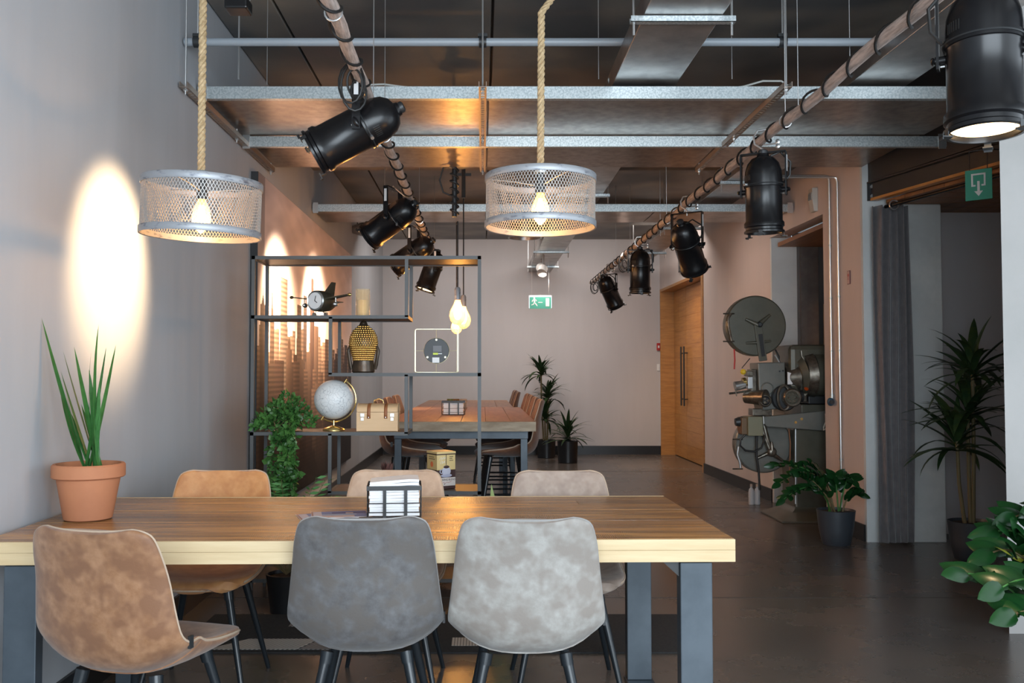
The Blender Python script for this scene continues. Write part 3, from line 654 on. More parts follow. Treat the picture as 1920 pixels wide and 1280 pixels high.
place(.140,3.04,R(-1),L_light,m_pip_g,'pale grey mottled chair seen from behind, front right of table',G,proto)
place(-1.165,3.86,R(181),L_tan,m_pip_l,'tan orange chair on the far side of the table, left one',G,proto)
place(-.395,3.87,R(179),L_beige,m_pip_l,'light beige chair behind the napkin basket across the table',G,proto)
place(.345,3.84,R(180),L_taupe,m_pip_l,'taupe grey chair on the far side of the table, right one',G,proto)
# keep the prototype as one of the chairs at the frame's left: remove it
def rm(o):
    for c in list(o.children): rm(c)
    bpy.data.objects.remove(o)
rm(proto)
sp=make_chair(.23); sp.name='bar_stool'; sp['category']='bar stool'
GS='brown leather stools at the bar tables'
sl=[(.19,7.25,90,'brown leather bar stool, nearest on the right side of the bar table'),(.19,7.95,90,'brown leather bar stool, second on the right side of the bar table'),(.19,8.65,90,'brown leather bar stool, third on the right side of bar table'),(.19,9.3,90,'brown leather bar stool, fourth on right side of the bar table'),
    (-.56,7.25,-90,'brown leather bar stool, nearest on the left side of bar table'),(-.56,7.95,-90,'brown leather bar stool, second on the left side, behind the wooden case'),(-.56,8.7,-90,'brown leather bar stool, third on the left side of bar table'),
    (.13,10.4,90,'rust brown stool top at the far bar table, nearer one'),(.13,11.3,90,'rust brown stool top at the far bar table, farther one')]
for x,y,a,lab in sl: place(x,y,R(a),L_bar,m_pip_l,lab,GS,sp)
rm(sp)
# ================================================================== NEAR TABLE
TZ=.778
tb=thing('dining_table','long wooden plank dining table on blackened steel legs, nearest the camera','table',(-.40,3.425,0),R(1.35))
ys=[-.52,-.40,-.27,-.135,.0,.13,.27,.39,.52]
for i in range(len(ys)-1):
    xs_=[-1.2,1.2] if i%3 else [-1.2,-.1+.3*(i-3),1.2]
    for a,b in zip(xs_[:-1],xs_[1:]):
        BOX(a+.0005,ys[i]+(.012 if i==0 else .0006),TZ-.034,b-.0005,ys[i+1]-(.012 if i==7 else .0006),TZ+random.uniform(-.0008,.0008)).obj('plank', m_wood, tb, bev=.0012)
for y0,y1 in ((-.52,-.5085),(.5085,.52)):
    BOX(-1.2,y0,TZ-.034,1.2,y1,TZ+.0002).obj('edge_strip', m_edge, tb, bev=.001)
    BOX(-1.2,y0,TZ-.072,1.2,y1,TZ-.0345).obj('edge_strip', m_edge, tb, bev=.001)
BOX(-1.199,-.508,TZ-.072,1.199,.508,TZ-.035).obj('lower_layer', m_edge, tb)
for s_ in (-1,1):
    cx=s_*1.078
    for sy in (-1,1): BOX(cx-.052,sy*.475-.026,.010,cx+.052,sy*.475+.026,TZ-.078).obj('leg', m_steelblue, tb, bev=.003)
    BOX(cx-.052,-.448,TZ-.112,cx+.052,.448,TZ-.0725).obj('top_bar', m_steelblue, tb, bev=.002)
    BOX(cx-.058,-.505,0,cx+.058,.505,.0095).obj('foot_plate', m_steelblue, tb)
    for sy in (-1,1):
        MB().poly_y([(cx-s_*.053,TZ-.0735),(cx-s_*.11,TZ-.0735),(cx-s_*.053,TZ-.125)],sy*.475-.012,sy*.475+.012).obj('gusset', m_blkm, tb)
# ---- terracotta pot with spiky plant
def leafmesh(L,wd,droop,fold=.25,taper=1.0,nseg=9,curl=0,name='leaf'):
    m=MB(); vs=[];fs=[]
    for i in range(nseg+1):
        t=i/nseg; w_=wd*(math.sin(PI*min(1,(t*.92+.08))**taper)**.75 if t<1 else 0)*.5+ (.0006 if t<1 else 0)
        z=L*t*math.cos(droop*t*.6); y=L*t*math.sin(droop*t*.6); x=curl*t*t*L
        vs += [(x-w_,y+fold*w_,z),(x,y,z),(x+w_,y+fold*w_,z)]
    for i in range(nseg):
        a=i*3; fs += [(a,a+1,a+4,a+3),(a+1,a+2,a+5,a+4)]
    m.add(vs,fs,True); return m.mesh(name)
def potmesh(t,prof,m,soilr,soilz,name='pot'):
    MB().lathe(prof,40).obj(name, m, t); MB().lathe([(soilr,soilz),(0,soilz+.006)],24).obj('soil', m_soil, t)
tp=thing('potted_plant','spiky green plant in a terracotta pot on the near table','plant',(P(156,975,3.30).x+.0,3.34,TZ+.001))
potmesh(tp,[(0,0),(.078,0),(.084,.004),(.110,.150),(.122,.152),(.127,.156),(.127,.196),(.122,.202),(.112,.202),(.110,.185),(.105,.17)],m_terra,.107,.178)
lm=[leafmesh(L,wd,dr,.35,.8,10,cu) for L,wd,dr,cu in ((1,.040,.25,.03),(1,.034,.5,-.02),(1,.045,.12,.0))]
for me in lm: me.materials.append(m_leaf)
tips=[(72,604),(154,604),(113,662),(137,655),(145,657),(204,655),(222,650),(90,720),(110,700),(172,695),(192,715),(150,760),(132,770),(166,750),(120,740)]
for i,(px,py) in enumerate(tips):
    T=P(px,py,3.34+random.uniform(-.05,.05)); r0=Vector((random.uniform(-.035,.035)+.02,random.uniform(-.03,.03),.175)); d=T-tp.location-r0
    L=d.length*1.02; o=inst(lm[i%3],tp,'leaf',r0); o.scale=(1.0*.75,1,L) if False else (.62,L*.35,L)
    q=d.to_track_quat('Z','Y'); o.rotation_mode='QUATERNION'; o.rotation_quaternion=q
# ---- napkin basket
def basket(loc,rz,lab,s=1):
    t=thing('napkin_basket',lab,'basket',loc,rz,'wire napkin baskets'); w_,d_,h_=.098*s,.082*s,.118*s
    rim=MB()
    def rect(z,r,hh=None): 
        pts=[(-w_,-d_,z),(w_,-d_,z),(w_,d_,z),(-w_,d_,z)]; m=MB()
        for a,b in zip(pts,pts[1:]+pts[:1]): m.cyl(a,b,r,n=6)
        return m
    m=MB(); m.box(-w_-.003,-d_-.003,h_-.016,w_+.003,-d_,h_).box(-w_-.003,d_,h_-.016,w_+.003,d_+.003,h_).box(-w_-.003,-d_,h_-.016,-w_,d_,h_).box(w_,-d_,h_-.016,w_+.003,d_,h_)
    m.obj('rim', m_blkm, t)
    for z in (.004,.022*s,.055*s): rect(z,.0018).obj('wire_hoop', m_blkm, t)
    for x in (-.035*s,.042*s):
        for y in (-d_-.0022,d_+.0022): BOX(x-.006,y-.0012,.002,x+.006,y+.0012,h_-.014).obj('upright_strap', m_blkm, t)
    for k in range(7):
        for x in (-w_-.001,w_+.001): MB().cyl((x,-d_+.012+k*(2*d_-.024)/6,.004),(x,-d_+.012+k*(2*d_-.024)/6,h_-.012),.0015,n=6).obj('upright_wire', m_blkm, t)
    for k in range(5): MB().cyl((-w_+.02+k*.04,-d_,.004),(-w_+.02+k*.04,d_,.004),.0015,n=6).obj('base_wire', m_blkm, t)
    return t
def napkins(loc,rz,n,h,lab,grp,w_=.093,d_=.077):
    for k in range(n):
        z=loc[2]+h*k/n; m=MB(); th=h/n*.96; tilt=.012*math.sin(k*1.3)
        def fn(u,v): return (0,0,0)
        W_=w_-(.003*abs(math.sin(k*2.1))); 
        f=lambda x,y: .0005*math.sin(x*60+k)+(.007*(k/n)**3*math.sin((x/W_)*1.5+.5))
        prof=[(-1,0),(1,0)]
        top=[(W_*(2*i/10-1),d_*(2*j/6-1)) for j in range(7) for i in range(11)]
        vs=[(x,y,f(x,y)) for x,y in top]+[(x,y,f(x,y)+th) for x,y in top]
        fs=[]
        for j in range(6):
            for i in range(10):
                a=j*11+i; fs.append((a,a+11,a+12,a+1)); fs.append((77+a,77+a+1,77+a+12,77+a+11))
        rim=list(range(11))+[j*11+10 for j in range(1,7)]+[66+i for i in range(9,-1,-1)]+[j*11 for j in range(5,0,-1)]
        for a,b in zip(rim,rim[1:]+rim[:1]): fs.append((a,b,77+b,77+a))
        m.add(vs,fs,False); o=m.obj('paper_napkin', m_paper, None, bev=.0015, loc=(loc[0],loc[1],z), rot=(0,0,rz+.008*math.sin(k*3)))
        tag(o,lab,'napkin',grp)
bx0=P(738,972,3.40).x
basket((bx0,3.43,TZ+.001),R(5),'black wire basket full of white napkins on the near table')
napkins((bx0,3.43,TZ+.009),R(5),12,.128,'white folded paper napkin in the stack inside the near wire basket','paper napkins in the near basket')
# ---- menu cards
def printcard(name,w_,h_,nx,ny,fn,m,parent=None):
    me=MB()
    vs=[(w_*(i/nx-.5),h_*(j/ny-.5),0) for j in range(ny+1) for i in range(nx+1)]; k=nx+1
    me.add(vs,[(j*k+i,j*k+i+1,(j+1)*k+i+1,(j+1)*k+i) for j in range(ny) for i in range(nx)])
    o=me.obj(name,m,parent); A=fn(nx,ny).reshape(-1,3); at=o.data.attributes.new('print','FLOAT_COLOR','FACE')
    buf=np.ones((nx*ny,4),dtype=np.float32); buf[:,:3]=A; at.data.foreach_set('color',buf.ravel()); return o
m_print=vcmat('printed_surface',.45)
def card_fn(nx,ny):
    r=np.random.RandomState(3); a=np.zeros((ny,nx,3)); a[:]=(.10,.14,.30)
    a[:, :]=a[:, :]*(1+.3*r.rand(ny,nx,1)); 
    yy,xx=np.mgrid[0:ny,0:nx]; u=xx/nx; v=yy/ny
    a[(v>.55)&(v<.85)&(u>.35)]=(.03,.035,.16)
    a[(v<.30)&(u>.1)&(u<.75)]=(.55,.40,.36); a[(abs(v-.42)<.06)&(u>.15)&(u<.8)]=(.35,.42,.50)
    a[(v>.62)&(v<.72)&(u>.6)&(u<.75)]=(.8,.6,.4); a[(u<.18)]=(.50,.45,.50); a[(u<.03)|(u>.97)|(v<.03)|(v>.97)]=(.25,.12,.10); return a
for k,(px,py,rz,lab) in enumerate(((628,966,12,'blue printed leaflet lying beside the napkin basket, upper one'),(604,968,20,'blue printed leaflet peeping out underneath the upper leaflet'))):
    p=P(px,py,3.32-.02*k); t=thing('leaflet',lab,'leaflet',(p.x,3.43-.03*k,TZ+.0012+.0016*(1-k)),R(rz),'leaflets on the near table')
    BOX(-.105,-.074,0,.105,.074,.0010).obj('paper', m_paper, t); o=printcard('print',.208,.146,60,40,card_fn,m_print,t); o.location=(0,0,.0012)
# ================================================================== RUG
rg=thing('rug','black rug with pale striped patches on the floor under the near table','rug',(-.1,4.62,0))
BOX(-1.35,-.33,.001,1.15,.34,.008).obj('rug_body', mat('black_weave',(.018,.018,.02),.95,c2=(.03,.03,.03),scale=80,bump=.3), rg)
def stripes(c1,c2,deg):
    m=bpy.data.materials.new('striped_weave'); m.use_nodes=True; nt=m.node_tree;N=nt.nodes;b=N['Principled BSDF'];b.inputs['Roughness'].default_value=.9
    tc=N.new('ShaderNodeTexCoord');mp=N.new('ShaderNodeMapping');mp.inputs['Rotation'].default_value=(0,0,R(deg));wv=N.new('ShaderNodeTexWave');wv.inputs['Scale'].default_value=22
    cr=N.new('ShaderNodeMix');cr.data_type='RGBA';cr.inputs[6].default_value=(*c1,1);cr.inputs[7].default_value=(*c2,1)
    L=nt.links;L.new(tc.outputs['Object'],mp.inputs[0]);L.new(mp.outputs[0],wv.inputs[0]);L.new(wv.outputs['Fac'],cr.inputs[0]);L.new(cr.outputs[2],b.inputs['Base Color']);return m
s1=stripes((.72,.70,.65),(.08,.08,.08),50); s2=stripes((.45,.42,.40),(.03,.03,.03),50); s3=stripes((.60,.55,.48),(.25,.22,.2),0)
MB().prism([(-1.20,-.29),(-.78,-.29),(-.70,-.12),(-1.05,-.12)],.008,.0095).obj('pattern_patch', s1, rg)
MB().prism([(-.77,-.29),(-.45,-.29),(-.60,-.12),(-.69,-.12)],.008,.0095).obj('pattern_patch', s2, rg)
BOX(-.05,-.23,.008,.16,-.10,.0095).obj('pattern_patch', s3, rg); BOX(-.9,.1,.008,-.4,.27,.0095).obj('pattern_patch', s2, rg)
# ================================================================== MURAL
def mural_fn(nx,ny):
    r=np.random.RandomState(11); yy,xx=np.mgrid[0:ny,0:nx]; u=xx/nx; v=yy/ny
    def blob(fx,fy,ph):
        return sum(np.sin(fx*k*u*6.28+ph*k+1.7*np.sin(fy*k*v*5+k))*np.cos(fy*k*v*6.28+ph*1.3*k+1.3*np.sin(fx*k*u*4))/k for k in (1,2,3,4))
    cl=blob(1.1,1.3,1.)*.5+blob(2.3,3.1,2.2)*.35
    base=np.stack([.95-.14*v,.74-.08*v,.64-.0*v],-1); a=base*(1+.22*np.clip(cl,-1,1)[...,None])
    dk=np.clip((v-.72)*3,0,1)*np.clip(.5-cl*.8,0,1); a=a*(1-.45*dk[...,None])+np.array((.25,.20,.22))*.35*dk[...,None]
    gl=np.exp(-((v-.56)/.13)**2); a+=gl[...,None]*np.array((.16,.12,.08))
    def bld(u0,u1,top,c,win=.0,ws=3,spire=0,step=0):
        i0,i1=int(u0*nx),max(int(u1*nx),int(u0*nx)+1); j=int(top*ny); i1=min(i1,nx); i0=max(0,i0)
        sh=np.linspace(1.25,.75,i1-i0)[None,:,None]; grad=(.55+.45*np.linspace(0,1,max(j,1)))[:,None,None]
        c=np.array(c)*.30; a[:j,i0:i1]=c*sh*grad*(1+.10*r.randn(j,i1-i0,1)*.5)
        if win:
            wm=np.zeros((j,i1-i0)); wm[::4]=1; wm[1::4]=1; 
            if win<0: wm[:]=0; wm[:,::ws]=1
            a[:j,i0:i1]*=(1.25-(abs(win)+.25)*wm[...,None])
        if spire:
            c_=(i0+i1)//2
            for q in range(int(spire*ny)):
                hw=max(0,int((i1-i0)*.28*(1-q/(spire*ny))**2)); 
                if j+q<ny: a[j+q,c_-hw:c_+hw+1]=np.array(c)*.9
        if step:
            w_=(i1-i0); jj=int(step*ny); a[j:j+jj,i0+w_//4:i1-w_//4]=np.array(c)*.95
    far=(.40,.25,.17); mid=(.26,.145,.095); drk=(.13,.065,.045); blk=(.06,.03,.025)
    for k in range(46): u0=k/46; bld(u0,u0+.024,.48+.10*r.rand(),np.array(far)*(2.0+.8*r.rand()),.22,3)
    for k in range(20): u0=r.rand(); bld(u0,u0+.02+.02*r.rand(),.46+.12*r.rand(),np.array(far)*(1.2+.9*r.rand()),.3,3)
    bld(.02,.055,.62,drk,.25,3,.05); bld(.085,.115,.58,mid,.3,3,.18,.04); bld(.16,.215,.73,(.62,.42,.30),.35,3); bld(.30,.34,.66,(.40,.25,.17),.2,3)
    bld(.425,.475,.72,(.17,.085,.06),-.3,3,.12,.06); bld(.36,.395,.70,(.20,.11,.08),.2,4); bld(.47,.52,.60,mid,-.3,3); bld(.66,.70,.60,drk,.2,3); bld(.60,.64,.56,mid,.3,4); bld(.78,.83,.62,drk,-.2,3); bld(.88,.93,.55,mid,.25,3)
    for k in range(40): u0=r.rand(); bld(u0,u0+.03+.04*r.rand(),.30+.20*r.rand(),np.array(mid)*(.6+.7*r.rand()),.3*(1 if r.rand()<.7 else -1),3,0,.03*(r.rand()<.4))
    for k in range(16): u0=.25+.5*r.rand(); bld(u0,u0+.05+.05*r.rand(),.22+.16*r.rand(),np.array((.36,.22,.16))*(.6+.6*r.rand()),.3,3)
    for k in range(36): u0=r.rand()*.98; bld(u0,u0+.04+.06*r.rand(),.08+.24*r.rand()*(1 if u0>.15 else 1.9),np.array(drk)*(.5+1.1*r.rand()),.3,4)
    for k in range(40): u0=r.rand(); bld(u0,u0+.03+.05*r.rand(),.02+.13*r.rand(),np.array(blk)*(.6+2.2*r.rand()),.25,3)
    dark=np.clip(1-v/.5,0,1)*.7; a*=(1-dark[...,None]); a[:, :int(.045*nx)]*=.55
    return np.clip(a,0,1).astype(np.float32)
mu=thing('wall_mural','large sepia city skyline mural panel on the left wall','mural',(XL+.0,8.61,1.515))
W_,H_=4.56,2.43
BOX(.002,-W_/2,-H_/2,.052,W_/2,H_/2).obj('panel', m_blkm, mu)
pr=printcard('print',W_-.004,H_-.004,420,260,mural_fn,vcmat('mural_print',.55),mu)
# local x -> world +y ; normal +x
pr.rotation_euler=(PI/2,0,PI/2); pr.location=(.0530,0,0)
# ================================================================== BOOKCASE
BY=5.30; BD=.36
def bX(px,Y=BY): return (px-905)/1700*Y
bc=thing('bookcase','tall open black steel bookcase with staggered shelves behind the near table','bookcase',(bX(686),BY+BD/2,0))
def rb(m): return rel(bc,m)
x0,x1=bX(470),bX(902); T=.020; zt=2.0
xa,xb=bX(616),bX(765)
def post(x,z0,z1,nm='post'):
    for y in (BY,BY+BD-T): rb(BOX(x,y,z0,x+T,y+T,z1)).obj(nm, m_bcase, bc)
post(x0,0,zt); post(x1-T,0,zt)
zs={'s2':P(600,594,BY).z,'s3':P(600,702,BY).z,'s4':P(600,813,BY).z,'s5':P(600,924,BY).z,'s6':.12}
post(xb-T,zs['s2'],zt-.02,'divider_post'); post(xa,zs['s3'],zs['s2'],'divider_post'); post(xb-T,zs['s4'],zs['s3'],'divider_post'); post(xa,zs['s5'],zs['s4'],'divider_post'); post(xb-T,zs['s6'],zs['s5'],'divider_post')
def shelf(xl,xr,z,top=False):
    for y in (BY,BY+BD-T): rb(BOX(xl,y,z-T,xr,y+T,z)).obj('rail', m_bcase, bc)
    for x in (xl,xr-T): rb(BOX(x,BY+T,z-T,x+T,BY+BD-T,z)).obj('side_rail', m_bcase, bc)
    rb(BOX(xl+T,BY+T,z-.016,xr-T,BY+BD-T,z-.001)).obj('shelf_board', m_bshelf, bc)
shelf(x0,x1,zt); shelf(x0,xb,zs['s2']+T/2); shelf(xa,x1,zs['s3']+T/2); shelf(x0,xb,zs['s4']+T/2); shelf(xa,x1,zs['s5']+T/2); shelf(x0,x1,zs['s6'])
Z2,Z3,Z4,Z5=[zs[k]+T/2+.0005 for k in ('s2','s3','s4','s5')]
# ---- airplane clock
ap=thing('airplane_clock','bronze model aeroplane with a white clock face in its nose','clock',(bX(600,5.42),5.45,Z2),0)
M0=Matrix.Translation((0,0,.093))@Matrix.Rotation(R(-28),4,'Z')   # nose points -y then rotated
def ar(m,nm,mt,par=ap):
    m.v=[tuple(M0@Vector(p)) for p in m.v]; return m.obj(nm,mt,par)
m_bronze=mat('bronze_paint',(.16,.15,.11),.3,.75,c2=(.10,.09,.06),scale=12)
Ry=Matrix.Rotation(PI/2,4,'X')
fz=ar(MB().lathe([(0,.060),(.052,.060),(.062,.054),(.064,.04),(.064,-.02),(.055,-.07),(.030,-.12),(.010,-.145),(0,-.148)],32,Ry),'fuselage',m_bronze)
cl_=ar(MB().lathe([(0,.0615),(.050,.0615),(.050,.060)],32,Ry),'clock_face',m_white,ap)
for a,l in ((.3,.03),(2.2,.022)): ar(MB().tube([(0,-.063,0),(l*math.sin(a),-.063,l*math.cos(a))],.0022,6),'clock_hand',m_blk,ap)
ar(MB().lathe([(.050,.058),(.058,.064),(.062,.056)],32,Ry),'face_rim',m_silver,ap)
for s_ in (-1,1):
    ar(MB().poly_y([(0,0)],0,0) if False else MB().add([(s_*.055,-.035,.008),(s_*.215,-.03,.028),(s_*.215,.008,.028),(s_*.055,.03,.008),(s_*.055,-.035,.016),(s_*.215,-.03,.034),(s_*.215,.008,.034),(s_*.055,.03,.016)],[(0,3,2,1),(4,5,6,7),(0,1,5,4),(1,2,6,5),(2,3,7,6),(3,0,4,7)]),'wing',m_bronze)
    ar(MB().sphere((s_*.218,-.012,.031),.010,10,8,(1.4,1,1)),'wing_tip',m_brass)
    ar(MB().sphere((s_*.115,-.01,-.022),.014,12,8,(1,1.5,1)).cyl((s_*.115,-.01,-.010),(s_*.115,-.01,.018),.002,n=6),'engine_pod',m_silver)
    ar(MB().tube([(s_*.02,-.02,-.058),(s_*.042,-.01,-.078)],.003,6),'strut',m_bronze); ar(MB().cyl((s_*.036,-.01,-.080),(s_*.050,-.01,-.080),.0125,n=16),'wheel',m_silver)
    ar(MB().box(min(s_*.0,s_*.06),.10,.0,max(s_*.0,s_*.06),.14,.004),'tailplane',m_bronze)
ar(MB().add([(-.002,.03,.058),(-.002,.12,.02),(-.002,.14,.125),(-.002,.10,.125),(.002,.03,.058),(.002,.12,.02),(.002,.14,.125),(.002,.10,.125)],[(0,1,2,3),(7,6,5,4),(0,4,5,1),(1,5,6,2),(2,6,7,3),(3,7,4,0)]),'tail_fin',m_bronze)
# ---- candle holder
gh=thing('candle_holder','tall amber glass hurricane with a cream candle on the upper shelf','candle holder',(bX(679,5.45),5.47,Z2))
MB().lathe([(0,.001),(.043,.001),(.043,.168),(.040,.168),(.040,.005),(0,.005)],32).obj('glass_cylinder', glassmat('amber_glass',(1,.93,.80),.08,.03), gh)
MB().lathe([(0,.006),(.036,.006),(.036,.098),(.033,.102),(0,.099)],28).obj('candle', mat('cream_wax',(.75,.62,.42),.5), gh); MB().cyl((0,0,.099),(0,0,.110),.0015,n=6).obj('wick', m_blk, gh)
# ---- curly head figurine seen from behind
fg=thing('head_figurine','head sculpture seen from behind with rows of golden curls','figurine',(bX(681,5.47),5.48,Z3))
m_dkb=mat('dark_bronze',(.045,.032,.022),.3,.4,c2=(.08,.055,.035),scale=15)
pf=[(0,0),(.062,0),(.070,.008),(.066,.045),(.062,.075),(.070,.11),(.080,.15),(.084,.18),(.078,.22),(.060,.255),(.036,.275),(.026,.29),(.020,.305),(0,.309)]
hb=MB().lathe(pf,36,Matrix.Diagonal((1,.9,1,1))).obj('head', m_dkb, fg)
cu_=MB(); pz=[p[1] for p in pf[1:]]; prr=[p[0] for p in pf[1:]]
for j in range(17):
    z=.078+j*.0125; r_=float(np.interp(z,pz,prr))-.001; n_=max(6,int(PI*r_/.0125))
    ext=1.15*PI if z>.16 else PI*.78
    for i in range(n_+1):
        a=-PI/2-ext/2+ext*(i+.5*(j%2))/n_
        cu_.sphere((r_*math.cos(a),.9*r_*math.sin(a),z),.0068,7,5)
tag(cu_.obj('golden_curls', mat('antique_gold',(.62,.36,.10),.3,.85), fg),kind='stuff')
MB().sphere((0,0,.295),.022,14,10).obj('topknot', m_dkb, fg)
for s_ in (-1,1): MB().tube([(s_*.080,-.01,.165),(s_*.090,-.012,.13),(s_*.084,-.012,.09),(s_*.078,-.01,.05),(s_*.072,-.01,.02)],[.008,.012,.010,.012,.008],8).obj('ear', m_dkb, fg)
# ---- wire frame clock from behind
wc=thing('wire_wall_clock','square pale gold wire clock seen from behind with black round back','clock',(bX(818,5.43),5.45,Z3))
def rrect(w_,z0,z1,y,r=.01):
    pts=[]
    for cx_,cz_,a0 in ((w_-r,z0+r,-PI/2),(w_-r,z1-r,0),(-w_+r,z1-r,PI/2),(-w_+r,z0+r,PI)):
        for k in range(5): a=a0+PI/2*k/4; pts.append((cx_+r*math.cos(a),y,cz_+r*math.sin(a)))
    return pts
for y,dx in ((-.03,.004),(.03,-.004)): MB().tube([(a+dx,b,c) for a,b,c in rrect(.128,.003,.262,y)],.0026,6,True).obj('wire_frame', m_gold, wc)
for s_ in (-1,1):
    MB().tube([(s_*.077,-.012,.132),(s_*.124,-.012,.132)],.002,6).obj('cross_wire', m_gold, wc); MB().tube([(0,-.012,.132+s_*.076),(0,-.012,.132+s_*.127)],.002,6).obj('cross_wire', m_gold, wc)
    for z in (.006,.258): MB().tube([(s_*.124,-.03,z),(s_*.124,.03,z)],.002,6).obj('corner_wire', m_gold, wc)
bk=MB().lathe([(0,.010),(.074,.010),(.076,.006),(.076,-.014),(0,-.014)],40,Matrix.Translation((0,0,.132))@Ry).obj('clock_back', m_blkm, wc)
MB().tube([(.0765*math.cos(2*PI*i/40),.01,.132+.0765*math.sin(2*PI*i/40)) for i in range(40)],.0022,6,True).obj('rim', m_gold, wc)
BOX(-.020,-.020,.125,.032,-.0105,.162).obj('movement_box', mat('grey_plastic',(.10,.10,.11),.4), wc)
BOX(-.020,-.016,.108,.010,-.0105,.120).obj('battery', mat('yellow_battery',(.55,.65,.03),.4), wc); BOX(.0105,-.014,.112,.034,-.0105,.117).obj('battery_tip', m_white, wc)
BOX(-.024,-.0125,.060,.018,-.0105,.092).obj('sticker', m_white, wc)
for a in (PI/2,PI*1.2,-PI*.2): MB().cyl((.066*math.cos(a),-.010,.132+.066*math.sin(a)),(.066*math.cos(a),-.015,.132+.066*math.sin(a)),.006,n=12).obj('screw', m_gold, wc)
# ---- globe
gb=thing('desk_globe','white desk globe with grey map lines on a brass stand','globe',(bX(625,5.42),5.45,Z4)); gc=Vector((0,0,.185)); gr=.118
def mapmat():
    m=mat('globe_map',(.74,.76,.77),.4); nt=m.node_tree;N=nt.nodes;L=nt.links;b=N['Principled BSDF']; tc=N.new('ShaderNodeTexCoord'); n1=N.new('ShaderNodeTexNoise'); n1.inputs['Scale'].default_value=9;n1.inputs['Detail'].default_value=8
    vo=N.new('ShaderNodeTexVoronoi'); vo.feature='DISTANCE_TO_EDGE'; vo.inputs['Scale'].default_value=34
    L.new(tc.outputs['Object'],n1.inputs[0]); ad=N.new('ShaderNodeVectorMath'); ad.operation='MULTIPLY_ADD'; L.new(n1.outputs['Color'],ad.inputs[0]); ad.inputs[1].default_value=(.12,.12,.12); L.new(tc.outputs['Object'],ad.inputs[2]); L.new(ad.outputs[0],vo.inputs['Vector'])
    r1=N.new('ShaderNodeMapRange'); r1.inputs[1].default_value=.0; r1.inputs[2].default_value=.035; L.new(vo.outputs['Distance'],r1.inputs[0])
    n2=N.new('ShaderNodeTexNoise'); n2.inputs['Scale'].default_value=5; L.new(tc.outputs['Object'],n2.inputs[0]); r2=N.new('ShaderNodeMapRange'); r2.inputs[1].default_value=.48; r2.inputs[2].default_value=.52; L.new(n2.outputs[0],r2.inputs[0])
    mm=N.new('ShaderNodeMath'); mm.operation='MAXIMUM'; L.new(r1.outputs[0],mm.inputs[0]); iv=N.new('ShaderNodeMath'); iv.operation='SUBTRACT'; iv.inputs[0].default_value=1; L.new(r2.outputs[0],iv.inputs[1]); L.new(iv.outputs[0],mm.inputs[1])
    mx=N.new('ShaderNodeMix'); mx.data_type='RGBA'; mx.inputs[6].default_value=(.28,.31,.34,1); mx.inputs[7].default_value=(.72,.75,.76,1); L.new(mm.outputs[0],mx.inputs[0]); L.new(mx.outputs[2],b.inputs['Base Color']); return m
MB().sphere((0,0,0),gr,40,28).obj('globe_ball', mapmat(), gb, loc=gc)
MB().lathe([(0,0),(.066,0),(.066,.004),(.058,.014),(.030,.024),(.008,.030),(.006,.060),(0,.060)],32).obj('foot', m_brass, gb)
ta=R(62); MB().tube([gc+Vector(((gr+.014)*math.cos(a),0,(gr+.014)*math.sin(a))) for a in [R(58)-(R(58)+R(122))*i/30 for i in range(31)]],.005,8).obj('meridian_arm', m_brass, gb)
for a in (R(58),R(-122)): MB().cyl(gc+Vector(((gr+.026)*math.cos(a),0,(gr+.026)*math.sin(a))),gc+Vector(((gr)*math.cos(a),0,(gr)*math.sin(a))),.006,n=10).obj('axis_knob', m_brass, gb)
# ---- wooden case
wcs=thing('wooden_case','pale wooden case with arched lid, leather straps and metal latches','case',(bX(709,5.40),5.44,Z4))
m_ply=mat('pale_plywood',(.72,.50,.29),.5,c2=(.66,.44,.24),scale=5,stretch=(.5,4,4)); m_strap=mat('strap_leather',(.30,.11,.04),.5)
cw=.118; cdp=.075
BOX(-cw,-cdp,0,cw,cdp,.112).obj('box_body', m_ply, wcs, bev=.002)
ld=MB(); arc=[(cdp*math.cos(PI*i/12),.1135+.048*math.sin(PI*i/12)**.75) for i in range(13)]
vs=[(-cw,y,z) for y,z in arc]+[(cw,y,z) for y,z in arc]; ld.add(vs,[(i,i+1,14+i,13+i) for i in range(12)],True); ld.add(vs[:13],[tuple(range(13))[::-1]]); ld.add(vs[13:],[tuple(range(13))]); ld.add([vs[0],vs[12],vs[25],vs[13]],[(0,1,2,3)])
ld.obj('arched_lid', m_ply, wcs)
for s_ in (-1,1):
    e=MB(); e.tube([(s_*(cw+.001),y,z+.001) for y,z in arc],.003,6); e.box(s_*cw-.004,-cdp-.002,0,s_*cw+.004,-cdp,.112); e.obj('edge_trim', m_ply, wcs)
    x=s_*.050; st_=MB(); sa=[(y*1.02,z+.002) for y,z in arc]+[(-cdp-.003,.10),(-cdp-.003,.075)]
    vs=[(x-.010,y,z) for y,z in sa]+[(x+.010,y,z) for y,z in sa]; n_=len(sa); st_.add(vs,[(i,i+1,n_+i+1,n_+i) for i in range(n_-1)],True); q=st_.obj('leather_strap', m_strap, wcs); so=q.modifiers.new('s','SOLIDIFY'); so.thickness=.003
    MB().cyl((x,-cdp-.004,.082),(x,-cdp-.006,.082),.003,n=8).obj('rivet', m_silver, wcs)
    BOX(s_*.088-.012,-cdp-.006,.085,s_*.088+.012,-cdp-.0005,.106).obj('latch', m_silver, wcs, bev=.001); BOX(s_*.088-.009,-cdp-.006,.062,s_*.088+.009,-cdp-.0005,.082).obj('latch_plate', m_silver, wcs, bev=.001)
MB().tube([(-.030,0,.160),(-.026,0,.18),(0,0,.19),(.026,0,.18),(.030,0,.160)],.003,8).obj('handle', m_brass, wcs)
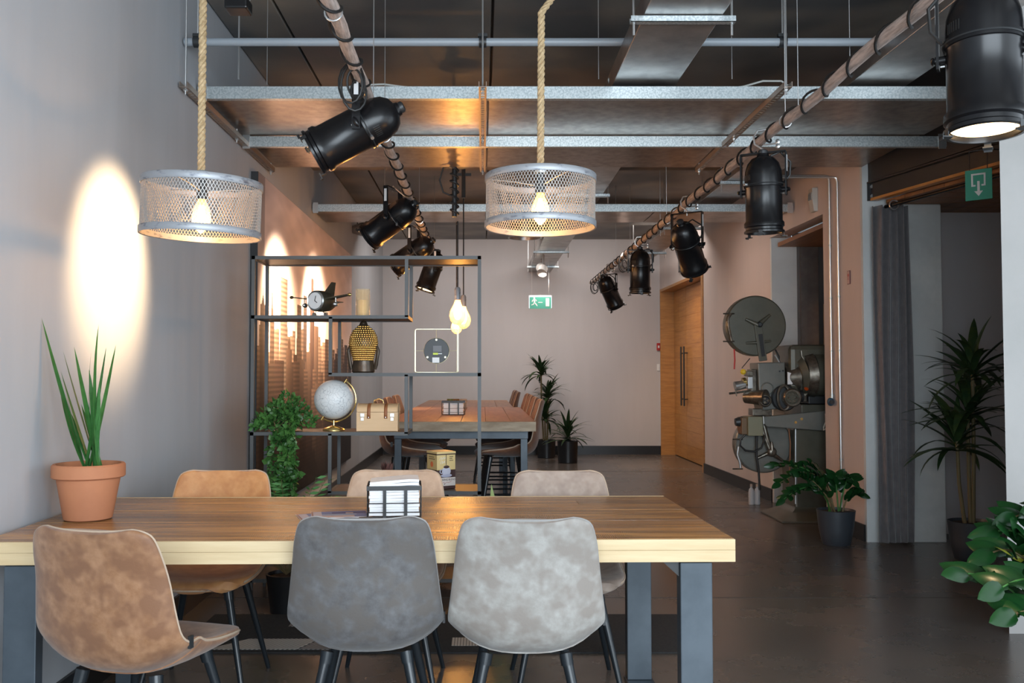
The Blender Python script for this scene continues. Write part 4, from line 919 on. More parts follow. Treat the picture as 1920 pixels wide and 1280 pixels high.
# ---- coffee tin
tn=thing('coffee_tin','yellow and brown coffee tin with a cup picture on the lower shelf','tin',(bX(827,5.42),5.45,Z5),R(32)); 
m_ty=mat('tin_yellow',(.72,.55,.25),.35); m_tb=mat('tin_brown',(.05,.02,.018),.35); m_tw=mat('tin_cream',(.66,.60,.56),.35)
a_,hT=.063,.222
BOX(-a_,-a_,0,a_,a_,.018).obj('bottom_band', m_tb, tn, bev=.003); BOX(-a_,-a_,.0182,a_,a_,.068).obj('cream_band', m_tw, tn, bev=.002); BOX(-a_,-a_,.0682,a_,a_,.112).obj('brown_band', m_tb, tn, bev=.002); BOX(-a_,-a_,.1122,a_,a_,.205).obj('tin_body', m_ty, tn, bev=.004)
BOX(-a_-.002,-a_-.002,.2052,a_+.002,a_+.002,hT).obj('lid', m_ty, tn, bev=.004); BOX(-a_-.0028,-a_-.0028,.203,a_+.0028,a_+.0028,.2088).obj('lid_rim', m_tb, tn)
def text(s,parent,loc,rot,size,m,nm='lettering',sx=1):
    c=bpy.data.curves.new(nm,'FONT'); c.body=s; c.size=size; c.align_x='CENTER'; c.align_y='CENTER'; c.extrude=.0002; c.resolution_u=3
    tmp=bpy.data.objects.new('t',c); COL.objects.link(tmp); dg=bpy.context.evaluated_depsgraph_get(); me=bpy.data.meshes.new_from_object(tmp.evaluated_get(dg)); bpy.data.objects.remove(tmp); bpy.data.curves.remove(c)
    me.materials.clear(); me.materials.append(m); o=bpy.data.objects.new(nm,me); COL.objects.link(o); o.parent=parent; o.location=loc; o.rotation_euler=rot; o.scale=(sx,1,1); return o
# the face turned to the right front is local -y after rotating by -32: local -y -> points (-sin32.. ) ; use both -y and -x faces
yF=-a_-.0006
text('MORNING BLEND',tn,(.0,yF,.055),(PI/2,0,0),.0155,m_tb)
MB().tube([(-.030,yF,.036),(-.015,yF,.041),(-.008,yF,.034),(.004,yF,.042),(.012,yF,.037),(.034,yF,.044)],.0008,5).obj('script_flourish', m_red, tn); MB().cyl((-.012,yF+.0002,.030),(-.012,yF-.0004,.030),.003,n=10).obj('emblem', m_tb, tn)
MB().tube([(-.045,yF,.172),(-.040,yF,.186),(-.030,yF,.186),(-.032,yF,.172),(-.024,yF,.180),(-.016,yF,.192),(-.014,yF,.176),(-.006,yF,.186)],.0016,5).obj('script_lettering', m_white, tn)
MB().tube([(-.038,yF,.150),(-.036,yF,.164),(-.026,yF,.166),(-.028,yF,.152),(-.018,yF,.158),(-.012,yF,.168),(-.012,yF,.154)],.0016,5).obj('script_lettering', m_white, tn)
for z,w_ in ((.188,.026),(.177,.020),(.166,.026)):
    for k in range(4): BOX(.022+k*w_/4,yF-.0002,z,.022+k*w_/4+w_/6,yF+.0004,z+.005).obj('small_print', m_tb, tn)
BOX(-.0035,yF-.0003,.142,.0005,yF+.0003,.203).obj('coffee_stream', m_tb, tn)
cp=MB().sphere((0,yF,.105),.030,20,10,(1,.04,.9)).obj('printed_cup', mat('cup_print',(.55,.56,.66),.35), tn); MB().sphere((0,yF-.0004,.080),.038,20,8,(1,.03,.28)).obj('printed_saucer', mat('saucer_print',(.42,.43,.55),.35), tn)
MB().sphere((0,yF-.001,.131),.020,16,8,(1,.04,.45)).obj('printed_coffee', m_tb, tn); MB().tube(arcpts((-.032,yF,.105),.011,0,2*PI,16,'y')[:-1],.003,6,True).obj('printed_handle', mat('cup_print2',(.5,.51,.62),.35), tn)
xF=-a_-.0006; MB().sphere((xF,.0,.145),.017,16,8,(.04,1,1)).obj('printed_fruit', mat('orange_print',(.85,.22,.08),.4), tn)
for z,n_ in ((.186,6),(.174,7)):
    for k in range(n_): BOX(xF-.0002,.035-k*.0105-.006,z,xF+.0004,.035-k*.0105,z+.005).obj('small_print', m_tb, tn)
# ---- dark succulent
su=thing('potted_succulent','small dark reddish succulent on the lower shelf left','plant',(bX(727,5.42),5.46,Z5))
potmesh(su,[(0,0),(.03,0),(.04,.06),(.042,.066),(.037,.066),(.035,.055)],m_pot,.036,.056)
sm_=leafmesh(.085,.016,.5,.4,1,5); sm_.materials.append(mat('dark_red_leaf',(.16,.075,.065),.5,c2=(.10,.05,.045),scale=20))
for i in range(34):
    el=R(random.uniform(5,70)); az=i*2.4; o=inst(sm_,su,'leaf',(0,0,.062),(0,0,0)); o.rotation_euler=(el-.25,0,az); s_=random.uniform(.8,1.25); o.scale=(s_*1.2,s_,s_)
# ---- ivy trailing over the shelf, and fern below
def leafcluster(name,m,pts,L,wd,par,seed,dirs=None):
    r_=random.Random(seed); mb=MB()
    for (c,d,s_) in pts:
        d=Vector(d).normalized(); sd=d.orthogonal().normalized(); sd=(Matrix.Rotation(r_.uniform(0,6.28),3,d)@sd); l=L*s_; w_=wd*s_; c=Vector(c); nn=d.cross(sd)
        mb.add([c,c+d*l*.45+sd*w_,c+d*l,c+d*l*.45-sd*w_,c+d*l*.5+nn*w_*.3],[(0,1,4),(1,2,4),(2,3,4),(3,0,4)],True)
    return tag(mb.obj(name,m,par),kind='stuff')
iv=thing('trailing_ivy','bushy green trailing plant spilling from the shelf left of the globe','plant',(bX(537,5.40),5.42,Z4))
potmesh(iv,[(0,0),(.04,0),(.055,.075),(.057,.08),(.050,.08),(.048,.07)],m_pot,.049,.07)
r_=random.Random(4); pts=[]
for i in range(1000):
    a=r_.uniform(0,6.28); rr=.165*math.sqrt(r_.random())*(.75+.35*math.sin(a*5+1)); z=.03+.19*r_.random()*(1-(rr/.2)**2)*(.8+.3*math.sin(a*3))
    x=rr*math.cos(a); y=rr*math.sin(a)*.8-.04; 
    pts.append(((x+(-.03 if z<.09 and x<0 else 0),y,z),(x*3+r_.uniform(-.5,.5),y*3+r_.uniform(-.5,.3),r_.uniform(-.6,1)),r_.uniform(.7,1.25)))
leafcluster('foliage',m_ivy,pts,.036,.011,iv,1)
pts=[]; stems=MB()
for k in range(9):
    x=r_.uniform(-.05,.09); y=-.165+r_.uniform(-.02,.02); L_=r_.uniform(.30,.60); q=[(x*.6,-.05,.08),(x,-.14,.06)]; 
    n_=26
    for i in range(n_):
        z=.03-L_*i/n_; xx=x+.03*math.sin(i*.35+k)+.02*i/n_; yy=y-.01*math.sin(i*.3+k); q.append((xx,yy,z))
        for j in range(3): pts.append(((xx,yy,z),(r_.uniform(-1,1),r_.uniform(-1,.4),r_.uniform(-.9,.4)),r_.uniform(.7,1.5)))
    stems.tube(q,.0015,4)
stems.obj('stems', m_stem, iv); leafcluster('trailing_leaves',m_ivy,pts,.038,.013,iv,2)
fn_=thing('floor_fern','feathery green fern in a dark pot on the floor under the bookcase','plant',(bX(540,5.05)-.0,5.05,0))
potmesh(fn_,[(0,0),(.085,0),(.11,.20),(.113,.21),(.10,.21),(.098,.19)],m_potb,.099,.19)
pts=[]; stems=MB()
for k in range(46):
    a=r_.uniform(0,6.28); L_=r_.uniform(.45,.72); el=r_.uniform(.45,1.3); q=[]
    for i in range(15):
        t_=i/14; h=.20+L_*math.sin(el)*t_*1.15-.25*L_*t_*t_; rr=L_*math.cos(el)*t_; p=(min(rr*math.cos(a),.24),rr*math.sin(a)*.55,h); q.append(p)
        if i>3:
            for s_ in (-1,1): pts.append((p,(math.cos(a)*.6-s_*math.sin(a),math.sin(a)*.6+s_*math.cos(a),.15),r_.uniform(.8,1.3)))
    stems.tube(q,.0014,4)
stems.obj('frond_stems', m_stem, fn_); leafcluster('fronds',mat('fern_green',(.05,.19,.05),.5,c2=(.10,.28,.08),scale=8),pts,.055,.0075,fn_,3)
# spear plant behind the right of the bookcase
spl=thing('potted_plant','yellow green spear leaf plant tip showing right of the bookcase','plant',(bX(925,5.0)+.02,4.95,0))
potmesh(spl,[(0,0),(.07,0),(.09,.17),(.092,.18),(.083,.18),(.081,.16)],m_potb,.082,.16)
ml=leafmesh(1,.060,.15,.3,.9,8); ml.materials.append(mat('spear_leaf',(.16,.30,.05),.4,c2=(.32,.42,.12),scale=5,stretch=(6,6,.4)))
for i,(L_,ax,ay) in enumerate(((.54,0,-.08),(.45,.08,.10),(.36,-.1,.2),(.40,.1,-.2),(.33,.05,.35),(.36,-.25,-.1))):
    o=inst(ml,spl,'leaf',(.012*math.cos(i*2),.012*math.sin(i*2),.17),(ax,ay,i*1.1 if i else 0)); o.scale=(.9,L_,L_)
# ================================================================== BAR TABLES
m_btop=mat('bar_planks', (.36,.17,.075), .38, c2=(.24,.105,.045), scale=5, stretch=(4,.4,4), detail=7, bump=.12, bscale=14)
m_bedge=mat('bar_rough_edge', (.45,.36,.26), .7, c2=(.28,.21,.14), scale=9, stretch=(.6,2,3), detail=8, bump=.4, bscale=20)
def bartable(x0,x1,y0,y1,h,label,th=.075):
    t=thing('bar_table',label,'table',((x0+x1)/2,(y0+y1)/2,0)); W_=(x1-x0)/2; L_=(y1-y0)/2
    n=6
    for i in range(n):
        a=-W_+2*W_*i/n; BOX(a+.001,-L_+.004,h-th,a+2*W_/n-.001,L_-.004,h).obj('plank', m_btop, t, bev=.003)
    m=MB(); k=24; 
    for yy,s_ in ((-L_,-1),(L_,1)):
        BOX(-W_,yy-.004*(s_<0)-.004,h-th+.001,W_,yy+.004,h-.001).obj('end_edge', m_bedge, t, bev=.002)
    lw=.042; pl=.05
    for sx in (-1,1):
        for sy in (-1,1): 
            cx=sx*(W_-.085); cy=sy*(L_-.12); BOX(cx-lw/2-.005,cy-lw/2,0,cx+lw/2+.005,cy+lw/2,h-th-.062).obj('leg', m_steelblue, t, bev=.002)
    for sy in (-1,1): BOX(-W_+.055,sy*(L_-.12)-lw/2,h-th-.0615,W_-.055,sy*(L_-.12)+lw/2,h-th-.001).obj('apron_bar', m_steelblue, t, bev=.002)
    for sx in (-1,1): BOX(sx*(W_-.085)-.02,-L_+.15,h-th-.06,sx*(W_-.085)+.02,L_-.15,h-th-.001).obj('side_bar', m_steelblue, t)
    return t
bartable(-.73,.40,6.82,9.72,.95,'high rough-edged wooden bar table on grey steel frame behind the bookcase')
bartable(-.73,.33,9.80,12.3,.95,'second high wooden bar table, farther back toward the rear wall')
bx2=P(850,778,7.95)
basket((bx2.x,7.95,.951),R(2),'black wire basket of napkins on the high bar table',1.02)
napkins((bx2.x,7.95,.958),R(2),9,.105,'white folded paper napkin in the basket on the bar table','paper napkins on the bar table',.088,.074)
for k,(px,col,lab) in enumerate(((845,(.25,.30,.10),'green ribbed glass tumbler on the bar table behind the basket'),(855,(.45,.25,.09),'amber ribbed glass tumbler between the green and clear ones'),(869,(.75,.68,.58),'clear ribbed glass tumbler, right of the amber one'))):
    p=P(px,752,9.4); pf=[(0,0),(.032,0)]
    for i in range(7): pf += [(.034,.006+i*.013),(.037,.012+i*.013)]
    pf += [(.037,.098),(.034,.098),(.031,.01),(0,.008)]
    g=MB().lathe(pf,24).obj('glass_tumbler', glassmat('tumbler_%d'%k,col,.45,.08), loc=(p.x,9.35,.951)); tag(g,lab,'glass')
# ================================================================== PROJECTOR (side on to the camera)
PY=8.30
pj=thing('film_projector','vintage olive grey cinema film projector with round reel covers by the wall','projector',(P(1490,960,PY).x,PY,0))
def q(px,py): 
    p=P(px,py,PY); return (p.x-pj.location.x, p.z)
def pk(r): return r*PY/1700
def disc(name,px,py,rpx,y0,y1,m,par=pj,lip=True):
    x,z=q(px,py); r=pk(rpx); M=Matrix.Translation((x,0,z))@Matrix.Rotation(-PI/2,4,'X')
    pr_=[(0,-y1),(r-.004,-y1),(r,-y1+.004),(r,-y0-.012),(r-.010,-y0-.002),(r-.012,-y0),(0,-y0)] if lip else [(0,-y1),(r,-y1),(r,-y0),(0,-y0)]
    pr_=[(a,-b) for a,b in pr_][::-1]
    return MB().lathe(pr_,56,Matrix.Translation((x,0,z))@Matrix.Rotation(-PI/2,4,'X')).obj(name,m,par)
def boxq(name,x0,y0,x1,y1,d0,d1,m,par=pj,bev=.006):
    a=q(x0,y1); b=q(x1,y0); return BOX(a[0],d0,a[1],b[0],d1,b[1]).obj(name,m,par,bev=bev)
def polyq(name,pts,d0,d1,m,par=pj,bev=.004): return MB().poly_y([q(*p) for p in pts],d0,d1).obj(name,m,par,bev=bev)
def cylq(name,p0,p1,r0,r1,y,m,par=pj,n=28):
    a=q(*p0); b=q(*p1); return MB().cyl((a[0],y,a[1]),(b[0],y,b[1]),pk(r0),pk(r1),n).obj(name,m,par)
def tubeq(name,pts,r,m,par=pj,y=-.1): return MB().tube([(q(a,b)[0],y,q(a,b)[1]) for a,b in pts],r,8).obj(name,m,par)
u=disc('upper_reel_cover',1409,612,56,-.14,-.03,m_proj)
polyq('bracket_arm',[(1404,611),(1418,609),(1428,676),(1414,678)],-.17,-.142,m_proj,u); polyq('arm_slot',[(1411,628),(1419,627),(1424,668),(1417,669)],-.1715,-.1702,m_black,u,0)
for e in ((1389,600),(1434,592)): cylq('spider_arm',(1412,611),e,5,2.4,-.155,m_proj,u,12)
for e in ((1390,644),(1436,640)): cylq('spider_arm',(1414,643),e,3.5,2,-.150,m_proj,u,12)
disc('hub',1414,610,5.5,-.182,-.17,m_blkm,u)
tubeq('cover_handle',[(1362,590),(1357,598),(1357,612),(1360,628),(1363,640)],.011,m_cast,u,-.16)
for yy in (590,641): tubeq('hinge_pin',[(1347,yy),(1368,yy)],.006,m_cast,u,-.16)
l=disc('lower_reel_cover',1428,832,53,-.06,.04,m_proj2)
for e in ((1414,780),(1422,780)): cylq('spider_arm',(1438,845),e,5,4,-.10,m_cast,l,12)
for e in ((1412,858),(1462,862)): cylq('spider_arm',(1438,846),e,4.5,2.5,-.09,m_cast,l,12)
x_,z_=q(1440,845); MB().sphere((x_,-.11,z_),pk(9),20,12,(1,.6,1)).obj('hub', m_cast, l); cylq('hub_knob',(1439,826),(1440,842),2,4,-.12,m_cast,l,12)
tubeq('cover_handle',[(1380,836),(1378,850),(1383,865),(1384,875)],.011,m_silver,l,-.08)
for yy in (822,877): tubeq('hinge_pin',[(1369,yy),(1388,yy)],.006,m_cast,l,-.08)
hd=polyq('mechanism_head',[(1411,680),(1461,679),(1463,764),(1421,768),(1414,740)],-.16,.10,m_proj2,bev=.010)
disc('round_cover_plate',1428,728,12,-.17,-.161,m_proj2,hd); 
for p_ in ((1451,696),(1457,695)): disc('screw',*p_,1.6,-.165,-.161,m_blkm,hd,False)
boxq('mechanism_side',1402,692,1411,745,-.12,.02,m_cast); boxq('lens_bracket',1393,695,1404,705,-.14,-.02,m_cast); boxq('gate_block',1395,706,1404,728,-.13,0,m_silver,pj,.004)
x_,z_=q(1381,722); ln=MB().cyl((x_-.04,-.09,z_-.01),(x_+.05,-.09,z_+.01),pk(9),pk(8),24).obj('projection_lens', m_silver, pj); cylq('lens_collar',(1387,716),(1393,715),8,8,-.09,m_brass,ln)
tubeq('lens_arm',[(1361,737),(1378,735),(1400,732)],.010,m_cast,ln,-.11); tubeq('adjusting_screw',[(1372,728),(1374,742)],.005,m_cast,ln,-.12)
disc('yellow_knob',1385,697,5,-.16,-.13,mat('yellow_knob',(.75,.50,.02),.35)); tubeq('knob_rod',[(1400,672),(1385,690)],.004,m_blkm)
tubeq('red_ribbon',[(1371,655),(1372,675),(1371,692)],.007,m_red)
mo=MB(); a=q(1392,744); mo.cyl((a[0],-.10,a[1]),(a[0]+.14,-.24,a[1]-.0),pk(11),pk(15),28); mo.obj('motor_drum', m_cast, pj)
disc('motor_cap',1418,749,12,-.27,-.23,m_cast); disc('motor_vent',1418,749,8.5,-.278,-.271,m_black)
for k in range(3):
    a_=k*2*PI/3; disc('vent_rib',1418+4*math.cos(a_),749+4*math.sin(a_),2.4,-.283,-.279,m_cast)
hw=disc('handwheel',1458,745,24,-.20,-.18,m_blkm); 
MB().tube([(q(1454,744)[0]+pk(11)*math.cos(t),-.235,q(1454,744)[1]+pk(22)*math.sin(t)) for t in [2*PI*i/36 for i in range(36)]],.012,8,True).obj('wheel_rim', m_cast, hw)
disc('gear_housing',1468,744,17,-.27,-.20,m_cast); disc('gear_face',1466,744,12,-.276,-.271,m_proj)
for k in range(6): a_=k*PI/3; disc('gear_spoke',1466+7*math.cos(a_),744+7*math.sin(a_),2.2,-.284,-.277,m_cast)
cylq('drive_coupling',(1478,742),(1493,742),11,10,-.16,m_blkm)
# lamp house
lh=boxq('lamp_house',1468,647,1580,732,-.20,.30,m_proj,bev=.045)
def ring(px,r0,px1,r1,nm,mt): return cylq(nm,(px,707),(px1,707),r0,r1,-.02,mt,lh,36)
cylq('lamp_cone',(1464,707),(1486,707),19,30,-.10,m_cast,lh,36); cylq('housing_ring',(1486,705),(1496,703),31,38,-.12,m_proj,lh,36); cylq('housing_ring',(1496,703),(1512,702),39,42,-.12,m_cast,lh,36); cylq('housing_ring',(1512,702),(1546,702),40,40,-.13,m_proj,lh,36)
polyq('white_screen',[(1463,697),(1472,700),(1476,706),(1476,714),(1471,720),(1463,720)],-.20,-.19,m_white,pj,.002)
disc('amber_lamp',1495,727,4,-.25,-.23,emat('small_orange_lamp',(1,.15,.03),.12),lh)
tubeq('latch_chain',[(1487,658),(1488,668),(1492,675),(1490,682)],.008,m_cast,lh,-.215)
boxq('lamp_house_foot',1492,733,1502,752,-.15,.10,m_cast); boxq('base_box',1490,757,1580,778,-.18,.28,m_proj)
boxq('vent_panel',1506,735,1575,756,-.14,.24,m_blkm)
# tilt arm
polyq('tilt_arm',[(1417,779),(1541,767),(1540,797),(1532,805),(1424,797),(1418,790)],-.22,-.16,m_proj2,bev=.006)
tb_=MB(); tb_.tube([(q(px,py)[0],-.225,q(px,py)[1]) for px,py in ((1530,774),(1535,772),(1537,780),(1536,790),(1532,800),(1527,803),(1527,798),(1531,788),(1531,778))],.006,6,True); tb_.obj('slot_scale', mat('ivory_scale',(.7,.68,.6),.5), pj)
for p_ in ((1487,783),(1476,789)): disc('screw',*p_,2.4,-.226,-.221,m_brass,pj,False)
sb=boxq('sound_box',1391,779,1418,814,-.20,-.02,mat('khaki_enamel',(.20,.19,.12),.4),bev=.004); boxq('sound_box_side',1381,781,1391,812,-.17,-.02,mat('rusty_brown',(.16,.09,.04),.5)); 
cylq('sound_lens',(1373,790),(1386,789),7,10,-.10,m_blkm); tubeq('front_edge',[(1417,778),(1418,792)],.006,m_silver,pj,-.225)
boxq('head_foot',1404,765,1440,778,-.12,.02,m_cast)
tubeq('black_cable',[(1385,812),(1377,820),(1376,832),(1386,841),(1402,843),(1415,836),(1420,822),(1421,812)],.009,m_rubber,pj,-.20)
tubeq('black_cable',[(1412,814),(1411,850),(1415,880),(1417,915)],.010,m_rubber,pj,-.12)
tubeq('brown_cable',[(1472,802),(1475,830),(1474,870),(1471,905)],.006,m_strap,pj,-.10)
tubeq('feed_strap',[(1450,665),(1459,680),(1460,690)],.010,m_silver,pj,-.05); tubeq('feed_belt',[(1452,655),(1459,668),(1459,690)],.008,m_rubber,pj,-.02)
# pedestal
pd=MB(); 
g0=q(1480,800)[1]; xl=q(1480,0)[0] if False else q(1480,850)[0]; xr=q(1545,850)[0]
pd.box(xl,-.14,.10,xr,.22,g0); pd.obj('pedestal', m_proj, pj, bev=.02)
fl=MB(); n_=8; vs=[];fs=[]
for i in range(n_+1):
    t=i/n_; e=.17*(1-math.sin(t*PI/2)); z=.018+.10*t
    vs += [(xl-e,-.14-e,z),(xr+e*.4,-.14-e,z),(xr+e*.4,.22+e*.5,z),(xl-e,.22+e*.5,z)]
for i in range(n_): 
    for k in range(4): a=i*4+k; b=i*4+(k+1)%4; fs.append((a,b,b+4,a+4))
fl.add(vs,fs,True); fl.obj('flared_foot', m_proj, pj); BOX(xl-.175,-.315,0,xr+.07,.31,.018).obj('base_plate', m_proj, pj, bev=.006)
tubeq('pedestal_edge',[(1481,802),(1481,940)],.006,m_silver,pj,-.15)
# bottles by the skirting
for k,(px,lab) in enumerate(((1410,'clear plastic bottle on the floor below the lower reel, left one'),(1421,'clear plastic bottle on the floor below the lower reel, right one'))):
    p=P(px,937,9.1); bt_=thing('plastic_bottle',lab,'bottle',(p.x,9.12,0)); MB().lathe([(0,.002),(.026,.002),(.028,.01),(.028,.13),(.022,.155),(.012,.165),(.012,.18)],20).obj('bottle_body', glassmat('milky_plastic',(.75,.76,.78),.7,.2), bt_); MB().lathe([(.013,.178),(.013,.205),(0,.207)],14).obj('cap', mat('pale_cap',(.55,.42,.34),.5), bt_)
# ================================================================== PLANTS ON THE RIGHT
POTP=[(0,0),(.098,0),(.104,.006),(.128,.12),(.140,.24),(.143,.262),(.138,.264),(.132,.24)]
def zz(loc,stems,label,sc,nl,lw,mats,seed,pot=m_pot,psc=1):
    r_=random.Random(seed); t=thing('zamioculcas_plant',label,'plant',loc)
    potmesh(t,[(a*psc,b*psc) for a,b in POTP],pot,.132*psc,.245*psc)
    me=[leafmesh(lw*1.75,lw,.35,.25,.7,6,c) for c in (.0,.1)]
    for i,m_ in enumerate(me): m_.materials.append(mats[0])
    my=leafmesh(lw*1.75,lw,.35,.25,.7,6); my.materials.append(m_leafy)
    for si,(base,mid,tip) in enumerate(stems):
        b,c,d=[Vector(v)-Vector(loc) for v in (base,mid,tip)]; N=16; pts=[(1-k/N)**2*b+2*(1-k/N)*(k/N)*c+(k/N)**2*d for k in range(N+1)]
        MB().tube(pts,[.007*sc*(1-.6*k/N) for k in range(N+1)],8).obj('stalk', m_stem if si%2 else mats[1], t)
        for k in range(nl):
            f=.30+.70*k/(nl-1); x=f*N; i=min(int(x),N-1); p=pts[i].lerp(pts[i+1],x-i); tg=(pts[i+1]-pts[i]).normalized()
            side=tg.cross(Vector((0,0,1))).normalized() if abs(tg.z)<.95 else Vector((1,0,0)); s_=1 if k%2 else -1
            dr=(side*s_*.85+tg*.65+Vector((0,0,.25))+Vector((r_.uniform(-.2,.2),r_.uniform(-.2,.2),r_.uniform(-.2,.2)))).normalized()
            if k==nl-1: dr=tg
            use=my if (r_.random()<.05 and mats[2]) else me[k%2]; o=inst(use,t,'leaf',p); s2=sc*(1.1-.35*abs(f-.6))
            z=dr; nrm=(Vector((r_.uniform(-.5,.5),-.9,r_.uniform(.2,.9)))).normalized(); x_=z.cross(nrm).normalized(); 
            Mx=Matrix((x_,z.cross(x_),z)).transposed(); o.rotation_mode='QUATERNION'; o.rotation_quaternion=Mx.to_quaternion(); o.scale=(s2,s2,s2)
    return t
p0=Vector((P(1568,1010,7.02).x,7.02-.0,0)); B=lambda dx,dy=0: (p0.x+dx,p0.y+dy,.24)
def pp_(px,py,Y): v=P(px,py,Y); return tuple(v)
zz(tuple(p0),[(B(-.05),pp_(1545,860,6.95),pp_(1452,872,6.9)),(B(-.03),pp_(1550,850,7.0),pp_(1462,905,6.75)),(B(-.04),pp_(1540,880,6.8),pp_(1470,935,6.7)),(B(0,.02),pp_(1545,870,7.1),pp_(1515,868,7.1)),
  (B(.02),pp_(1565,880,7.0),pp_(1568,893,6.95)),(B(.05),pp_(1590,915,7.0),pp_(1612,925,6.95)),(B(.04,.03),pp_(1585,880,7.0),pp_(1600,900,6.9)),(B(-.02,-.05),pp_(1540,900,6.8),pp_(1500,890,6.8))],
  'leafy green plant in an anthracite pot at the foot of the projector',1,19,.050,(m_leafz,m_leaf,False),3)
q0=Vector((P(2000,1180,3.55).x,3.55,0)); B2=lambda dx,dy=0: (q0.x+dx,q0.y+dy,.26)
zz(tuple(q0),[(B2(-.05),pp_(1910,1080,3.4),pp_(1815,1075,3.3)),(B2(-.04,-.03),pp_(1940,1000,3.45),pp_(1862,1035,3.4)),(B2(-.02),pp_(1960,975,3.5),pp_(1872,995,3.5)),(B2(-.02,.03),pp_(1960,930,3.6),pp_(1905,968,3.55)),
  (B2(0,-.04),pp_(1980,1040,3.3),pp_(1880,1100,3.15)),(B2(0,-.05),pp_(1990,1120,3.2),pp_(1905,1150,3.1)),(B2(.02),pp_(2010,900,3.5),pp_(1960,940,3.5)),(B2(.03,-.04),pp_(2050,1000,3.3),pp_(2010,1060,3.2))],
  'glossy green plant leaning into frame at the lower right edge',1.05,13,.066,(m_leafz,m_leaf,True),8,m_potb)
def dracaena(loc,label,tiers,m,potprof,potm,leafL,seed,nl=26,wd=.035,canes=True,group=None):
    r_=random.Random(seed); t=thing('dracaena_plant',label,'plant',loc,0,group); rt=max(p[0] for p in potprof); ht=max(p[1] for p in potprof)
    potmesh(t,potprof,potm,rt*.9,ht*.93)
    ml=[leafmesh(1,wd/leafL,dr,.3,.8,8,.0) for dr in (1.0,1.5,.6)]
    for a in ml: a.materials.append(m)
    for (cx,cy,z) in tiers:
        if canes: MB().tube([(cx*.5,cy*.5,ht*.9),(cx*.9,cy,ht+(z-ht)*.5),(cx,cy,z+.03)],[.014,.013,.012],8).obj('cane', m_stem, t)
        for i in range(nl):
            az=i*2.399+r_.uniform(-.2,.2); el=r_.uniform(.1,1.35) if i>4 else r_.uniform(0,.3); L_=leafL*r_.uniform(.75,1.15)
            o=inst(ml[i%3],t,'leaf',(cx,cy,z-.04+.10*(1-el/1.4)),(-el,0,az)); o.scale=(L_,L_,L_)
    return t
BP=[(0,0),(.10,0),(.105,.005),(.112,.22),(.114,.235),(.108,.236),(.104,.22)]
c1=P(1027,858,13.7); dracaena((c1.x+.01,14.15,0),'tall three-tiered dracaena in a black pot against the back wall',[(-.02,0,.60),(.03,.02,.93),(-.08,-.01,1.30)],m_leafd,[(a*1.3,b*1.2) for a,b in BP],m_potb,.36,1,40,.052)
c2=P(1062,860,13.6); dracaena((c2.x,13.4,0),'short dracaena in a black pot, right of the tall one',[(0,0,.36)],m_leafd,[(a*1.35,b*1.35) for a,b in BP],m_potb,.40,2,40,.05,False)
dracaena((P(1815,1030,6.5).x,6.45,0),'tall dracaena in a dark pot in the shadowy opening beyond the column',[(-.09,0,.80),(.0,.02,1.00),(.03,0,1.30)],m_leafd,[(a*1.08,b*1.02) for a,b in POTP],m_pot,.42,5,34,.060)
# ================================================================== CONDUITS, SIGNS, DETAILS
cn=thing('wall_conduits','galvanised conduit with blue junction box on the rose wall','conduit',(XR(7.7)-.02,7.70,1.2))
X_=-.004
MB().tube([(0,0,-.10),(0,0,1.76),(-.012,0,1.795),(-.04,0,1.80),(-.46,0,1.80)],.0105,10).obj('conduit', m_silver, cn)
for z in (.3,.75,1.2): MB().cyl((0,0,z-.008),(0,0,z+.008),.015,n=10).obj('saddle', m_galv, cn)
jb=MB().sphere((-.012,0,-.13),.036,16,10,(.8,1,1)).obj('junction_box', mat('blue_cast_box',(.035,.10,.17),.4,.3), cn); MB().cyl((-.02,-.035,-.13),(-.02,-.055,-.13),.018,n=12).obj('box_cap', m_blkm, jb); MB().cyl((0,0,-.10),(0,0,-.06),.016,n=10).obj('gland', m_galv, jb)
cn2=thing('wall_conduits','long galvanised conduit running down to the skirting on the rose wall','conduit',(XR(7.53)-.02,7.53,1.2))
MB().tube([(0,0,-1.04),(0,0,1.71),(-.012,0,1.745),(-.04,0,1.75),(-.46,0,1.75)],.0105,10).obj('conduit', m_silver, cn2)
for z in (-.6,.3,.75): MB().cyl((0,0,z-.008),(0,0,z+.008),.015,n=10).obj('saddle', m_galv, cn2)
sg=thing('wall_notice','small framed pink notice with a dark red mark, right of the conduits','sign',(XR(7.36)-.001,7.36,P(1595,520,7.36).z))
BOX(-.008,-.026,-.055,-.001,.026,.055).obj('plate', mat('notice_frame',(.16,.05,.05),.5), sg); BOX(-.0095,-.022,-.051,-.0081,.022,.051).obj('paper', mat('notice_pink',(.55,.38,.35),.5), sg); MB().sphere((-.0095,0,.018),.012,12,8,(.08,1,1)).obj('red_mark', m_red, sg)
MB().tube([(-.010,0,.006),(-.010,-.003,-.02)],.0015,5).obj('mark_stem', m_red, sg)
